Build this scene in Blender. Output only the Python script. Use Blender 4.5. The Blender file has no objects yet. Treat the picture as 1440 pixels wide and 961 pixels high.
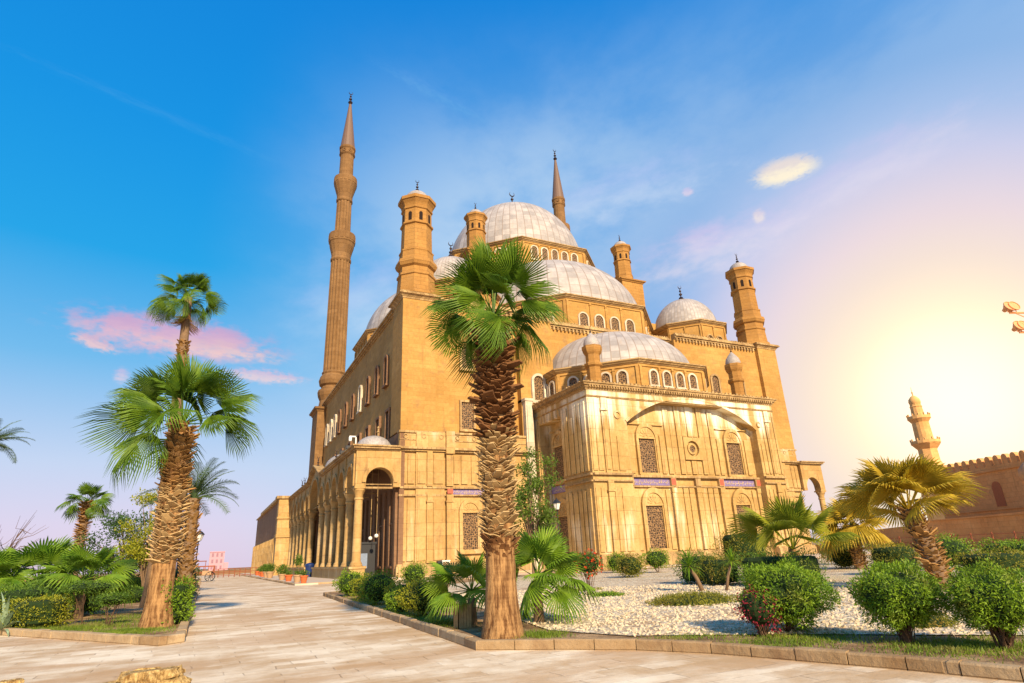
import bpy, math, random
from mathutils import Vector, Matrix, Euler
from mathutils.geometry import tessellate_polygon
R = math.radians
pi = math.pi
sc = bpy.context.scene
col = sc.collection

# ------------------------------------------------------------------ camera
cam = bpy.data.cameras.new('camera')
cam.sensor_width = 36.0
cam.lens = 843.6 / 1440 * 36
cam.clip_start = 0.1
cam.clip_end = 6000
cam_o = bpy.data.objects.new('camera', cam)
col.objects.link(cam_o)
CM = [[0.9002022895865557, -0.11031713795218322, -0.42126709686036723],
      [-0.43349396001722595, -0.31910896015207385, -0.8427647703714518],
      [-0.041458707791087304, 0.9412755179142296, -0.33508442954514034]]
cam_o.matrix_world = Matrix.Translation((0, 0, 1.65)) @ Matrix(CM).to_4x4()
sc.camera = cam_o

# ------------------------------------------------------------------ sun, sky, exposure
SUN_EL, SUN_AZ = 29.0, -3.5            # azimuth measured from -Y towards +X
sdir = Vector((math.sin(R(SUN_AZ)) * math.cos(R(SUN_EL)), -math.cos(R(SUN_AZ)) * math.cos(R(SUN_EL)), math.sin(R(SUN_EL))))
sun = bpy.data.lights.new('sun', 'SUN')
sun.energy = 4.3
sun.angle = R(2.0)
sun.color = (1.0, 0.80, 0.54)
sun_o = bpy.data.objects.new('sun', sun)
sun_o.rotation_euler = (-sdir).to_track_quat('-Z', 'Y').to_euler()
sun_o.location = sdir * 200
col.objects.link(sun_o)
sc.view_settings.view_transform = 'Standard'
sc.view_settings.look = 'None'
sc.view_settings.gamma = 1.0
sc.view_settings.exposure = 0.85
sc.view_settings.use_curve_mapping = False
sc.cycles.max_bounces = 6
sc.cycles.diffuse_bounces = 3
sc.cycles.transparent_max_bounces = 8


class NT:
    """small helper around a node tree"""
    def __init__(s, nt):
        s.nt = nt
        s.n = nt.nodes
        s.l = nt.links

    def new(s, t, **kw):
        n = s.n.new(t)
        for k, v in kw.items():
            setattr(n, k, v)
        return n

    def put(s, sock, v):
        if isinstance(v, bpy.types.NodeSocket):
            s.l.new(v, sock)
        elif isinstance(v, (tuple, list)) and len(v) == 3 and sock.type == 'RGBA':
            sock.default_value = (*v, 1)
        else:
            sock.default_value = v

    def math(s, op, a, b=0.0, c=None, clamp=False):
        n = s.new('ShaderNodeMath', operation=op, use_clamp=clamp)
        s.put(n.inputs[0], a)
        s.put(n.inputs[1], b)
        if c is not None:
            s.put(n.inputs[2], c)
        return n.outputs[0]

    def vmath(s, op, a, b=None):
        n = s.new('ShaderNodeVectorMath', operation=op)
        s.put(n.inputs[0], a)
        if b is not None:
            s.put(n.inputs[1], b)
        return n.outputs['Value'] if op in ('DOT_PRODUCT', 'LENGTH', 'DISTANCE') else n.outputs[0]

    def mix(s, f, a, b, mode='MIX'):
        n = s.new('ShaderNodeMix', data_type='RGBA', blend_type=mode)
        s.put(n.inputs[0], f)
        s.put(n.inputs[6], a)
        s.put(n.inputs[7], b)
        return n.outputs[2]

    def ramp(s, f, a, b, smooth=True):
        n = s.new('ShaderNodeMapRange', clamp=True)
        n.interpolation_type = 'SMOOTHSTEP' if smooth else 'LINEAR'
        s.put(n.inputs[0], f)
        n.inputs[1].default_value = a
        n.inputs[2].default_value = b
        return n.outputs[0]

    def noise(s, v, scale, detail=3, rough=0.5, out=0):
        n = s.new('ShaderNodeTexNoise')
        s.put(n.inputs['Vector'], v)
        n.inputs['Scale'].default_value = scale
        n.inputs['Detail'].default_value = detail
        n.inputs['Roughness'].default_value = rough
        return n.outputs[out]

    def xyz(s, v):
        n = s.new('ShaderNodeSeparateXYZ')
        s.put(n.inputs[0], v)
        return n.outputs

    def comb(s, x, y, z):
        n = s.new('ShaderNodeCombineXYZ')
        s.put(n.inputs[0], x)
        s.put(n.inputs[1], y)
        s.put(n.inputs[2], z)
        return n.outputs[0]

    def pos(s):
        return s.new('ShaderNodeNewGeometry').outputs['Position']


world = bpy.data.worlds.new('World')
sc.world = world
world.use_nodes = True
w = NT(world.node_tree)
w.n.clear()
sky = w.new('ShaderNodeTexSky', sky_type='NISHITA', sun_disc=False)
sky.sun_elevation = R(SUN_EL)
sky.sun_rotation = math.atan2(sdir.x, sdir.y)
sky.air_density = 1.3
sky.dust_density = 1.0
dirn = w.vmath('NORMALIZE', w.new('ShaderNodeTexCoord').outputs['Generated'])
dz = w.xyz(dirn)[2]
GLOW = Vector((0.8829, 0.4387, 0.1673)).normalized()
gd = w.vmath('DOT_PRODUCT', dirn, tuple(GLOW))


def ramp(fac, stops):
    n = w.new('ShaderNodeValToRGB')
    w.put(n.inputs[0], fac)
    n.color_ramp.interpolation = 'EASE' if False else 'LINEAR'
    while len(n.color_ramp.elements) < len(stops): n.color_ramp.elements.new(0.5)
    for e, (p_, c_) in zip(n.color_ramp.elements, stops):
        e.position = p_
        if isinstance(c_, tuple): e.color = (*[(v / 255 / 12.92) if v / 255 <= 0.04045 else ((v / 255 + 0.055) / 1.055) ** 2.4 for v in c_], 1)
        else: e.color = (c_, c_, c_, 1)
    return n.outputs[0]


# azure overhead fading to pale blue and lavender at the horizon
base = ramp(dz, [(0.0, (228, 208, 232)), (0.06, (222, 212, 240)), (0.14, (198, 214, 244)), (0.28, (112, 188, 240)), (0.42, (18, 166, 236)), (0.58, (0, 150, 232)), (0.80, (0, 130, 222))])
mid = w.math('MULTIPLY', w.ramp(gd, 0.40, 0.80), w.ramp(dz, 0.78, 0.50))
veil = w.noise(w.comb(w.math('MULTIPLY', w.vmath('DOT_PRODUCT', dirn, (0.9, -0.43, 0)), 2.0), w.math('MULTIPLY', dz, 3.4), 2.0), 1.6, 6, 0.6)
base = w.mix(w.math('MULTIPLY', mid, w.math('ADD', 0.42, w.math('MULTIPLY', w.ramp(veil, 0.30, 0.58), 0.58))), base, (0.52, 0.70, 0.92))
base = w.mix(0.07, base, w.vmath('MULTIPLY', sky.outputs[0], (0.12, 0.12, 0.12)))
# warm glow added to the sky in place of a lens flare
gcol = ramp(gd, [(0.78, (60, 150, 226)), (0.90, (104, 160, 224)), (0.925, (160, 186, 232)), (0.945, (208, 206, 234)), (0.968, (240, 220, 224)), (0.982, (250, 230, 214)), (0.992, (255, 240, 208)), (0.9993, (255, 250, 222))])
gfac = ramp(gd, [(0.78, 0.0), (0.90, 0.55), (0.955, 0.88), (0.98, 0.98), (1.0, 1.0)])
base = w.mix(gfac, base, gcol)
# glow core brightened for warm fill from the right; no sun stands there
core = w.math('POWER', w.ramp(gd, 0.975, 1.0, False), 3.0)
base = w.vmath('MULTIPLY', base, w.comb(w.math('MULTIPLY_ADD', core, 0.8, 1.0), w.math('MULTIPLY_ADD', core, 0.4, 1.0), w.math('MULTIPLY_ADD', core, 0.3, 1.0)))


def cloud(vec, width, height, scale, lo, hi, colr, amount, base, seed=0.0, tilt=0.0, sc_=1.9):
    """a cloud in one patch of the sky: noise cut by a soft ellipse round the direction vec"""
    d = Vector(vec).normalized()
    e1 = d.cross(Vector((0, 0, 1))).normalized()
    e2 = e1.cross(d).normalized()
    c, s_ = math.cos(tilt), math.sin(tilt)
    f1 = e1 * c + e2 * s_
    f2 = e2 * c - e1 * s_
    u = w.math('DIVIDE', w.vmath('DOT_PRODUCT', dirn, tuple(f1)), width)
    v = w.math('DIVIDE', w.vmath('DOT_PRODUCT', dirn, tuple(f2)), height)
    front = w.math('GREATER_THAN', w.vmath('DOT_PRODUCT', dirn, tuple(d)), 0.2)
    rr = w.math('SQRT', w.math('ADD', w.math('MULTIPLY', u, u), w.math('MULTIPLY', v, v)))
    n = w.noise(w.comb(w.math('MULTIPLY', u, min(4.0, width / height * 0.5)), v, seed), scale * sc_, 6, 0.6)
    m = w.math('SUBTRACT', n, w.math('MULTIPLY', rr, 0.42))
    m = w.math('MULTIPLY', w.ramp(m, lo - 0.03, hi + 0.16), w.math('MULTIPLY', front, amount))
    m = w.math('MULTIPLY', m, w.ramp(rr, 1.2, 0.45))
    under = w.ramp(w.math('ADD', v, w.math('MULTIPLY', w.noise(w.comb(u, v, seed + 2), scale * 3, 4), 0.9)), 0.1, 0.9)
    colr = w.mix(under, colr, tuple(q * k for q, k in zip(colr, (0.80, 0.80, 1.0))))
    return w.mix(m, base, colr)



base = cloud((-0.0756, 0.9442, 0.3206), 0.165, 0.040, 1.5, 0.06, 0.26, (0.80, 0.50, 0.62), 0.92, base, 3.0, -0.03)
base = cloud((-0.023, 0.9508, 0.3089), 0.12, 0.020, 1.5, 0.08, 0.30, (0.90, 0.62, 0.60), 0.8, base, 5.0, -0.05)
base = cloud((-0.1666, 0.94, 0.2976), 0.035, 0.012, 1.5, 0.0, 0.22, (0.88, 0.60, 0.62), 0.85, base, 8.0, -0.25)
base = cloud((0.0499, 0.9601, 0.275), 0.075, 0.014, 1.5, 0.02, 0.28, (0.86, 0.66, 0.70), 0.8, base, 9.0, -0.05)
base = cloud((-0.1326, 0.9568, 0.2588), 0.012, 0.014, 1.5, 0.0, 0.3, (0.84, 0.66, 0.75), 0.6, base, 12.0)
base = cloud((0.7044, 0.4885, 0.515), 0.050, 0.022, 1.6, -0.06, 0.06, (1.0, 0.90, 0.70), 1.0, base, 14.0)
base = cloud((0.6978, 0.5427, 0.4676), 0.011, 0.013, 1.3, -0.05, 0.2, (0.95, 0.85, 0.74), 0.8, base, 15.0)
base = cloud((0.6135, 0.5938, 0.5206), 0.011, 0.008, 1.3, -0.05, 0.2, (0.80, 0.66, 0.80), 0.7, base, 16.0)
base = cloud((0.6449, 0.6134, 0.456), 0.06, 0.030, 1.3, 0.0, 0.4, (0.80, 0.68, 0.80), 0.5, base, 17.0)
base = cloud((-0.1093, 0.8018, 0.5875), 0.24, 0.010, 1.6, 0.05, 0.5, (0.16, 0.50, 0.82), 0.12, base, 18.0, -0.12)
base = cloud((0.2478, 0.7023, 0.6674), 0.12, 0.014, 1.6, 0.0, 0.5, (0.20, 0.50, 0.84), 0.25, base, 19.0, -0.42)
base = cloud((0.6666, 0.6007, 0.4413), 0.20, 0.060, 1.3, 0.05, 0.40, (0.84, 0.76, 0.86), 0.55, base, 27.0, 0.15)
base = cloud((0.5386, 0.6498, 0.5364), 0.22, 0.060, 1.3, 0.08, 0.45, (0.66, 0.76, 0.93), 0.45, base, 28.0, 0.10)
base = cloud((0.7736, 0.403, 0.489), 0.18, 0.050, 1.3, 0.08, 0.45, (0.80, 0.74, 0.86), 0.40, base, 29.0, 0.20)
base = cloud((0.1941, 0.8956, 0.4003), 0.16, 0.09, 1.3, 0.05, 0.45, (0.62, 0.76, 0.93), 0.45, base, 30.0, 0.3)

bg = w.new('ShaderNodeBackground')
w.l.new(base, bg.inputs[0])
bg.inputs[1].default_value = 2 ** -sc.view_settings.exposure
w.l.new(bg.outputs[0], w.new('ShaderNodeOutputWorld').inputs[0])

# ------------------------------------------------------------------ object helpers
WO = {}                                  # world origin of every object made here


def tag(o, label=None, cat=None, group=None, kind=None):
    if label: o['label'] = label
    if cat: o['category'] = cat
    if group: o['group'] = group
    if kind: o['kind'] = kind
    return o


def root(name, loc, label, cat, group=None, rz=0.0):
    o = bpy.data.objects.new(name, None)
    o.empty_display_size = 0.2
    o.location = loc
    o.rotation_euler = (0, 0, rz)
    col.objects.link(o)
    WO[o] = Vector(loc)
    return tag(o, label, cat, group)


class MB:
    def __init__(s):
        s.v = []
        s.f = []

    def add(s, vs, fs, M=None):
        b = len(s.v)
        s.v.extend([tuple(M @ Vector(p)) for p in vs] if M is not None else vs)
        s.f.extend([tuple(i + b for i in f) for f in fs])

    def box(s, x0, x1, y0, y1, z0, z1, M=None):
        s.add([(x0, y0, z0), (x1, y0, z0), (x1, y1, z0), (x0, y1, z0), (x0, y0, z1), (x1, y0, z1), (x1, y1, z1), (x0, y1, z1)],
              [(0, 3, 2, 1), (4, 5, 6, 7), (0, 1, 5, 4), (1, 2, 6, 5), (2, 3, 7, 6), (3, 0, 4, 7)], M)

    def prism(s, poly, z0, z1, poly2=None, caps=True):
        p2 = poly2 or poly
        n = len(poly)
        vs = [(x, y, z0) for x, y in poly] + [(x, y, z1) for x, y in p2]
        fs = [(i, (i + 1) % n, (i + 1) % n + n, i + n) for i in range(n)]
        if caps:
            fs += [tuple(range(n))[::-1], tuple(range(n, 2 * n))]
        s.add(vs, fs)

    def lathe(s, prof, n=24, cx=0, cy=0, a0=0.0, a1=2 * pi, rot=0.0, M=None):
        full = abs(a1 - a0 - 2 * pi) < 1e-6
        m = n if full else n + 1
        vs = []
        for r, z in prof:
            for j in range(m):
                a = a0 + (a1 - a0) * j / n + rot
                vs.append((cx + r * math.cos(a), cy + r * math.sin(a), z))
        fs = []
        for i in range(len(prof) - 1):
            for j in range(n):
                k = (j + 1) % m
                fs.append((i * m + j, i * m + k, (i + 1) * m + k, (i + 1) * m + j))
        if full:
            if prof[0][0] > 1e-4: fs.append(tuple(range(m))[::-1])
            if prof[-1][0] > 1e-4: fs.append(tuple((len(prof) - 1) * m + j for j in range(m)))
        s.add(vs, fs, M)

    def tube(s, pts, rad, n=8, cap=True):
        pts = [Vector(p) for p in pts]
        if not isinstance(rad, (list, tuple)): rad = [rad] * len(pts)
        vs, fs = [], []
        ref = Vector((0.31, 0.77, 0.55))
        for i, p in enumerate(pts):
            t = (pts[min(i + 1, len(pts) - 1)] - pts[max(i - 1, 0)]).normalized()
            a = t.cross(ref)
            if a.length < 0.05: a = t.cross(Vector((1, 0, 0)))
            a.normalize()
            b = t.cross(a)
            for j in range(n):
                q = p + (a * math.cos(2 * pi * j / n) + b * math.sin(2 * pi * j / n)) * rad[i]
                vs.append(tuple(q))
        for i in range(len(pts) - 1):
            for j in range(n):
                k = (j + 1) % n
                fs.append((i * n + j, i * n + k, (i + 1) * n + k, (i + 1) * n + j))
        if cap:
            fs.append(tuple(range(n))[::-1])
            fs.append(tuple((len(pts) - 1) * n + j for j in range(n)))
        s.add(vs, fs)

    def fbox(s, F, u0, u1, v0, v1, d0, d1):
        """box on a facade frame F=(O,U,N): u along, v up, d outward"""
        O, U, N = F
        Z = Vector((0, 0, 1))
        vs = []
        for d in (d0, d1):
            for u, v in ((u0, v0), (u1, v0), (u1, v1), (u0, v1)):
                vs.append(tuple(O + U * u + Z * v + N * d))
        s.add(vs, [(0, 3, 2, 1), (4, 5, 6, 7), (0, 1, 5, 4), (1, 2, 6, 5), (2, 3, 7, 6), (3, 0, 4, 7)])

    def plate(s, F, loops, d0, d1):
        """flat plate with holes: loops of (u,v), outer first"""
        O, U, N = F
        Z = Vector((0, 0, 1))
        P = [[Vector((u, v, 0)) for u, v in lp] for lp in loops]
        tris = tessellate_polygon(P)
        flat = [p for lp in P for p in lp]
        vs = []
        for d in (d0, d1):
            vs += [tuple(O + U * p.x + Z * p.y + N * d) for p in flat]
        n = len(flat)
        fs = [tuple(t) for t in tris] + [tuple(i + n for i in t)[::-1] for t in tris]
        b = 0
        for lp in P:
            m = len(lp)
            for i in range(m):
                j = (i + 1) % m
                fs.append((b + i, b + j, b + j + n, b + i + n))
            b += m
        s.add(vs, fs)

    def build(s, name, mat, parent=None, smooth=False, origin=None, fix=True, bevel=0.0, **tags):
        me = bpy.data.meshes.new(name)
        loc_ = origin == 'local'
        if loc_: origin = (0, 0, 0)
        if origin is not None:
            ox, oy, oz = origin
            s.v = [(x - ox, y - oy, z - oz) for x, y, z in s.v]
        me.from_pydata(s.v, [], s.f)
        if fix:
            import bmesh
            bm = bmesh.new()
            bm.from_mesh(me)
            bmesh.ops.recalc_face_normals(bm, faces=bm.faces)
            bm.to_mesh(me)
            bm.free()
        me.update()
        if smooth:
            me.polygons.foreach_set('use_smooth', [True] * len(me.polygons))
            if smooth is not True:
                me.set_sharp_from_angle(angle=R(smooth))
        me.materials.append(mat)
        o = bpy.data.objects.new(name, me)
        col.objects.link(o)
        wo = Vector(origin) if origin is not None else Vector((0, 0, 0))
        WO[o] = wo
        if parent is not None:
            o.parent = parent
            o.location = (0, 0, 0) if loc_ else wo - WO[parent]
        else:
            o.location = wo
        if bevel:
            md = o.modifiers.new('bevel', 'BEVEL')
            md.width = bevel
            md.segments = 1
            md.limit_method = 'ANGLE'
        if tags: tag(o, **tags)
        return o


def kid(me_or_obj, name, parent, M=None, mat=None):
    """an object using existing mesh data, placed by a local matrix under its parent"""
    me = me_or_obj.data if isinstance(me_or_obj, bpy.types.Object) else me_or_obj
    o = bpy.data.objects.new(name, me)
    col.objects.link(o)
    o.parent = parent
    if M is not None: o.matrix_local = M
    return o


def mesh_only(mb, name, mat, smooth=False):
    me = bpy.data.meshes.new(name)
    me.from_pydata(mb.v, [], mb.f)
    me.update()
    if smooth: me.polygons.foreach_set('use_smooth', [True] * len(me.polygons))
    me.materials.append(mat)
    return me


def copy_tree(o, parent=None):
    c = o.copy()
    col.objects.link(c)
    c.parent = parent
    for ch in o.children:
        copy_tree(ch, c)
    return c


# ------------------------------------------------------------------ materials
def mat(name, rough=0.8):
    m = bpy.data.materials.new(name)
    m.use_nodes = True
    t = NT(m.node_tree)
    b = t.n['Principled BSDF']
    b.inputs['Roughness'].default_value = rough
    b.inputs['Specular IOR Level'].default_value = 0.2 if rough > 0.65 else 0.45
    return m, t, b


def plain(name, c, rough=0.6, metal=0.0, var=0.25, scale=6.0):
    m, t, b = mat(name, rough)
    n = t.noise(t.pos(), scale, 4, 0.6)
    t.put(b.inputs['Base Color'], t.mix(n, tuple(x * (1 - var) for x in c), tuple(min(1, x * (1 + var)) for x in c)))
    b.inputs['Metallic'].default_value = metal
    return m


def bump(t, b, h, strength=0.3, dist=0.05):
    n = t.new('ShaderNodeBump')
    n.inputs['Strength'].default_value = strength
    n.inputs['Distance'].default_value = dist
    t.put(n.inputs['Height'], h)
    t.l.new(n.outputs[0], b.inputs['Normal'])


def stone(name, c1, c2, bw=1.1, bh=0.42, joint=0.35, streak=0.0, streak_col=(0.75, 0.68, 0.5), dirt=0.5, mortar=0.02, grain=0.25):
    m, t, b = mat(name, 0.88)
    c1 = tuple(v * 0.80 for v in c1)
    c2 = tuple(v * 0.86 for v in c2)
    p = t.pos()
    x, y, z = t.xyz(p)
    u = t.math('ADD', x, y)
    uv = t.comb(u, z, 0.0)
    br = t.new('ShaderNodeTexBrick')
    t.put(br.inputs['Vector'], uv)
    br.inputs['Scale'].default_value = 1.0
    br.inputs['Brick Width'].default_value = bw
    br.inputs['Row Height'].default_value = bh
    br.inputs['Mortar Size'].default_value = mortar
    br.inputs['Mortar Smooth'].default_value = 0.6
    br.inputs['Color1'].default_value = (0.0, 0.0, 0.0, 1)
    br.inputs['Color2'].default_value = (1, 1, 1, 1)
    br.inputs['Mortar'].default_value = (0.5, 0.5, 0.5, 1)
    big = t.noise(p, 0.22, 5, 0.62)
    fine = t.noise(p, 3.2, 6, 0.65)
    f = t.math('ADD', t.math('MULTIPLY', big, 0.55), t.math('MULTIPLY', fine, 0.35))
    f = t.math('ADD', f, t.math('MULTIPLY', t.xyz(br.outputs['Color'])[0], grain))
    c = t.mix(t.ramp(f, 0.32, 0.85), c1, c2)
    # rain-washed dirt running down from ledges
    st = t.noise(t.comb(t.math('MULTIPLY', u, 1.7), t.math('MULTIPLY', z, 0.16), 3.0), 1.0, 5, 0.6)
    c = t.mix(t.math('MULTIPLY', t.ramp(st, 0.56, 0.78), dirt), c, (0.22, 0.115, 0.045))
    blot = t.noise(p, 0.9, 6, 0.7)
    c = t.mix(t.math('MULTIPLY', t.ramp(blot, 0.52, 0.72), dirt * 0.8), c, (0.24, 0.14, 0.07))
    if streak:
        s2 = t.noise(t.comb(t.math('MULTIPLY', u, 0.75), t.math('MULTIPLY', z, 0.09), 9.0), 1.0, 4, 0.55)
        zz = t.math('ADD', t.math('MULTIPLY', t.ramp(z, 11.0, 16.0), 0.30), t.math('MULTIPLY', t.ramp(z, 6.5, 4.0), 0.10))
        k = t.ramp(t.math('ADD', s2, zz), 0.62, 0.90)
        c = t.mix(t.math('MULTIPLY', k, streak), c, streak_col)
    c = t.mix(t.math('MULTIPLY', br.outputs['Fac'], joint), c, (0.16, 0.09, 0.04))
    t.put(b.inputs['Base Color'], c)
    h = t.math('SUBTRACT', t.math('MULTIPLY', t.noise(p, 5.0, 7, 0.7), 0.9), t.math('MULTIPLY', br.outputs['Fac'], 0.15 + joint))
    bump(t, b, h, 0.7, 0.06)
    return m


M_UP = stone('upper_limestone', (0.46, 0.245, 0.062), (0.68, 0.395, 0.12), 1.3, 0.45, 0.08, dirt=0.6, grain=0.12)
M_LOW = stone('alabaster_cladding', (0.48, 0.28, 0.09), (0.74, 0.51, 0.22), 1.6, 1.25, 0.35, streak=0.5, dirt=0.7, grain=0.12)
M_BAY = stone('bay_alabaster', (0.50, 0.30, 0.095), (0.78, 0.56, 0.24), 1.5, 1.3, 0.32, streak=1.0, streak_col=(0.88, 0.82, 0.62), dirt=0.6, grain=0.10)
M_TRIM = stone('ledge_stone', (0.36, 0.22, 0.09), (0.64, 0.44, 0.20), 0.5, 3.0, 0.55, dirt=0.7, mortar=0.03)
M_TOWER = stone('turret_stone', (0.40, 0.195, 0.048), (0.60, 0.32, 0.09), 1.1, 0.5, 0.3, dirt=0.45, grain=0.1)
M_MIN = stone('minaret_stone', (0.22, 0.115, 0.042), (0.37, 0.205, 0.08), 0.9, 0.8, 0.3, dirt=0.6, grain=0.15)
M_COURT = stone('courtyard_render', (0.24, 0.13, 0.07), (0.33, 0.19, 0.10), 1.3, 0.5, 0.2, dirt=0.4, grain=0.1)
M_WHITE = stone('white_marble_trim', (0.55, 0.44, 0.30), (0.80, 0.70, 0.52), 1.5, 1.5, 0.2, dirt=0.35)
M_DARKIN = plain('portico_shade_stone', (0.20, 0.12, 0.07), 0.9)


def dome_mat():
    m, t, b = mat('lead_dome', 0.55)
    tc = t.new('ShaderNodeTexCoord').outputs['Object']
    x, y, z = t.xyz(tc)
    a = t.math('ARCTAN2', y, x)
    rr = t.vmath('LENGTH', t.comb(x, y, 0.0))
    el = t.math('ARCTAN2', z, rr)
    ga = t.math('FRACT', t.math('MULTIPLY', a, 60 / (2 * pi)))
    ge = t.math('FRACT', t.math('MULTIPLY', el, 11.0))
    la = t.ramp(t.math('ABSOLUTE', t.math('SUBTRACT', ga, 0.5)), 0.40, 0.5)
    le = t.ramp(t.math('ABSOLUTE', t.math('SUBTRACT', ge, 0.5)), 0.46, 0.5)
    line = t.math('MAXIMUM', la, t.math('MULTIPLY', le, 0.75))
    p = t.pos()
    cell = t.new('ShaderNodeTexWhiteNoise')
    t.put(cell.inputs['Vector'], t.comb(t.math('FLOOR', t.math('MULTIPLY', a, 60 / (2 * pi))), t.math('FLOOR', t.math('MULTIPLY', el, 11.0)), 0.0))
    n = t.noise(p, 0.6, 5, 0.65)
    f = t.math('ADD', t.math('MULTIPLY', n, 0.8), t.math('MULTIPLY', cell.outputs['Value'], 0.25))
    c = t.mix(t.ramp(f, 0.3, 0.8), (0.29, 0.26, 0.235), (0.48, 0.435, 0.39))
    st = t.noise(t.comb(t.math('MULTIPLY', a, 9.0), t.math('MULTIPLY', el, 1.2), 0.0), 1.5, 5, 0.65)
    c = t.mix(t.math('MULTIPLY', t.ramp(st, 0.55, 0.78), 0.5), c, (0.40, 0.27, 0.16))
    c = t.mix(t.math('MULTIPLY', line, 0.72), c, (0.22, 0.15, 0.10))
    t.put(b.inputs['Base Color'], c)
    bump(t, b, t.math('ADD', t.math('MULTIPLY', line, 0.7), t.noise(p, 2.0, 4)), 0.35, 0.08)
    return m


M_DOME = dome_mat()
M_IRON = plain('dark_bronze', (0.045, 0.03, 0.03), 0.45, 0.6)
M_CONE = plain('minaret_cone_lead', (0.16, 0.095, 0.06), 0.6, 0.0)
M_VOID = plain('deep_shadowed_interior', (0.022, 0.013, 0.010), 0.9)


def grille_mat():
    m, t, b = mat('bronze_grille', 0.6)
    tc = t.new('ShaderNodeTexCoord').outputs['Object']
    x, y, z = t.xyz(tc)
    k = 2 * pi / 0.44
    a = t.math('MULTIPLY', t.math('SINE', t.math('MULTIPLY', x, k)), t.math('SINE', t.math('MULTIPLY', z, k)))
    vor = t.new('ShaderNodeTexVoronoi', feature='DISTANCE_TO_EDGE')
    t.put(vor.inputs['Vector'], tc)
    vor.inputs['Scale'].default_value = 4.0
    e = t.ramp(vor.outputs['Distance'], 0.13, 0.05)
    g = t.math('MAXIMUM', t.ramp(t.math('ABSOLUTE', a), 0.22, 0.08), e)
    t.put(b.inputs['Base Color'], t.mix(g, (0.018, 0.010, 0.006), (0.30, 0.17, 0.07)))
    bump(t, b, g, 0.8, 0.06)
    return m


M_GRILLE = grille_mat()
M_BLUE = plain('blue_inscription_ground', (0.20, 0.15, 0.31), 0.6, var=0.35, scale=3)
M_RED = plain('red_inscription_square', (0.45, 0.10, 0.05), 0.6)
M_GOLD = plain('pale_inscription_relief', (0.62, 0.47, 0.30), 0.6)

# ------------------------------------------------------------------ ground, paving, beds
def paving_mat():
    m, t, b = mat('limestone_paving', 0.72)
    p = t.pos()
    x, y, z = t.xyz(p)
    wob = t.noise(p, 0.55, 4, 0.6, out=1)
    q = t.vmath('ADD', p, t.vmath('MULTIPLY', t.vmath('SUBTRACT', wob, (0.5, 0.5, 0.5)), (0.30, 0.22, 0)))
    qx, qy, qz = t.xyz(q)
    br = t.new('ShaderNodeTexBrick')
    br.offset = 0.37
    t.put(br.inputs['Vector'], t.comb(qx, qy, 0.0))
    br.inputs['Scale'].default_value = 1.0
    br.inputs['Brick Width'].default_value = 0.80
    br.inputs['Row Height'].default_value = 0.40
    br.inputs['Mortar Size'].default_value = 0.012
    br.inputs['Mortar Smooth'].default_value = 0.5
    br.inputs['Color1'].default_value = (0, 0, 0, 1)
    br.inputs['Color2'].default_value = (1, 1, 1, 1)
    br.inputs['Mortar'].default_value = (0.5, 0.5, 0.5, 1)
    slab = t.xyz(br.outputs['Color'])[0]
    big = t.noise(t.comb(t.math('MULTIPLY', x, 0.55), t.math('MULTIPLY', y, 0.75), 0.0), 0.55, 6, 0.62)
    mid = t.noise(p, 2.2, 6, 0.7)
    f = t.math('ADD', t.math('ADD', t.math('MULTIPLY', big, 0.85), t.math('MULTIPLY', mid, 0.35)), t.math('MULTIPLY', slab, 0.14))
    c = t.mix(t.ramp(f, 0.48, 0.88), (0.50, 0.33, 0.17), (0.84, 0.72, 0.53))
    c = t.mix(t.math('MULTIPLY', t.ramp(t.noise(t.comb(t.math('MULTIPLY', x, 0.5), t.math('MULTIPLY', y, 1.0), 4.0), 0.55, 6, 0.62), 0.47, 0.60), 0.6), c, (0.50, 0.31, 0.155))
    dirt = t.noise(p, 7.0, 6, 0.75)
    c = t.mix(t.math('MULTIPLY', t.ramp(dirt, 0.58, 0.78), 0.5), c, (0.34, 0.20, 0.11))
    brk = t.math('MULTIPLY', br.outputs['Fac'], t.ramp(t.noise(p, 1.6, 4), 0.44, 0.66))
    c = t.mix(t.math('MULTIPLY', brk, 0.55), c, (0.26, 0.15, 0.08))
    t.put(b.inputs['Base Color'], c)
    h = t.math('ADD', t.math('MULTIPLY', mid, 0.8), t.math('MULTIPLY', slab, 0.25))
    h = t.math('SUBTRACT', h, t.math('MULTIPLY', brk, 0.8))
    h = t.math('ADD', h, t.math('MULTIPLY', dirt, 0.35))
    bump(t, b, h, 0.7, 0.03)
    return m


def gravel_mat():
    m, t, b = mat('white_gravel', 0.85)
    p = t.pos()
    v = t.new('ShaderNodeTexVoronoi')
    t.put(v.inputs['Vector'], p)
    v.inputs['Scale'].default_value = 9.0
    v.inputs['Randomness'].default_value = 1.0
    d = v.outputs['Distance']
    n = t.noise(p, 0.45, 5, 0.65)
    c = t.mix(t.xyz(v.outputs['Color'])[0], (0.52, 0.40, 0.25), (0.80, 0.69, 0.49))
    c = t.mix(t.math('MULTIPLY', t.ramp(d, 0.45, 0.80), 0.6), c, (0.22, 0.13, 0.07))
    thin = t.ramp(t.math('ADD', n, t.math('MULTIPLY', t.noise(p, 4.0, 4), 0.25)), 0.64, 0.80)
    c = t.mix(t.math('MULTIPLY', thin, 0.8), c, (0.38, 0.24, 0.13))
    t.put(b.inputs['Base Color'], c)
    bump(t, b, t.math('SUBTRACT', 1.0, d), 0.9, 0.06)
    return m


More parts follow.
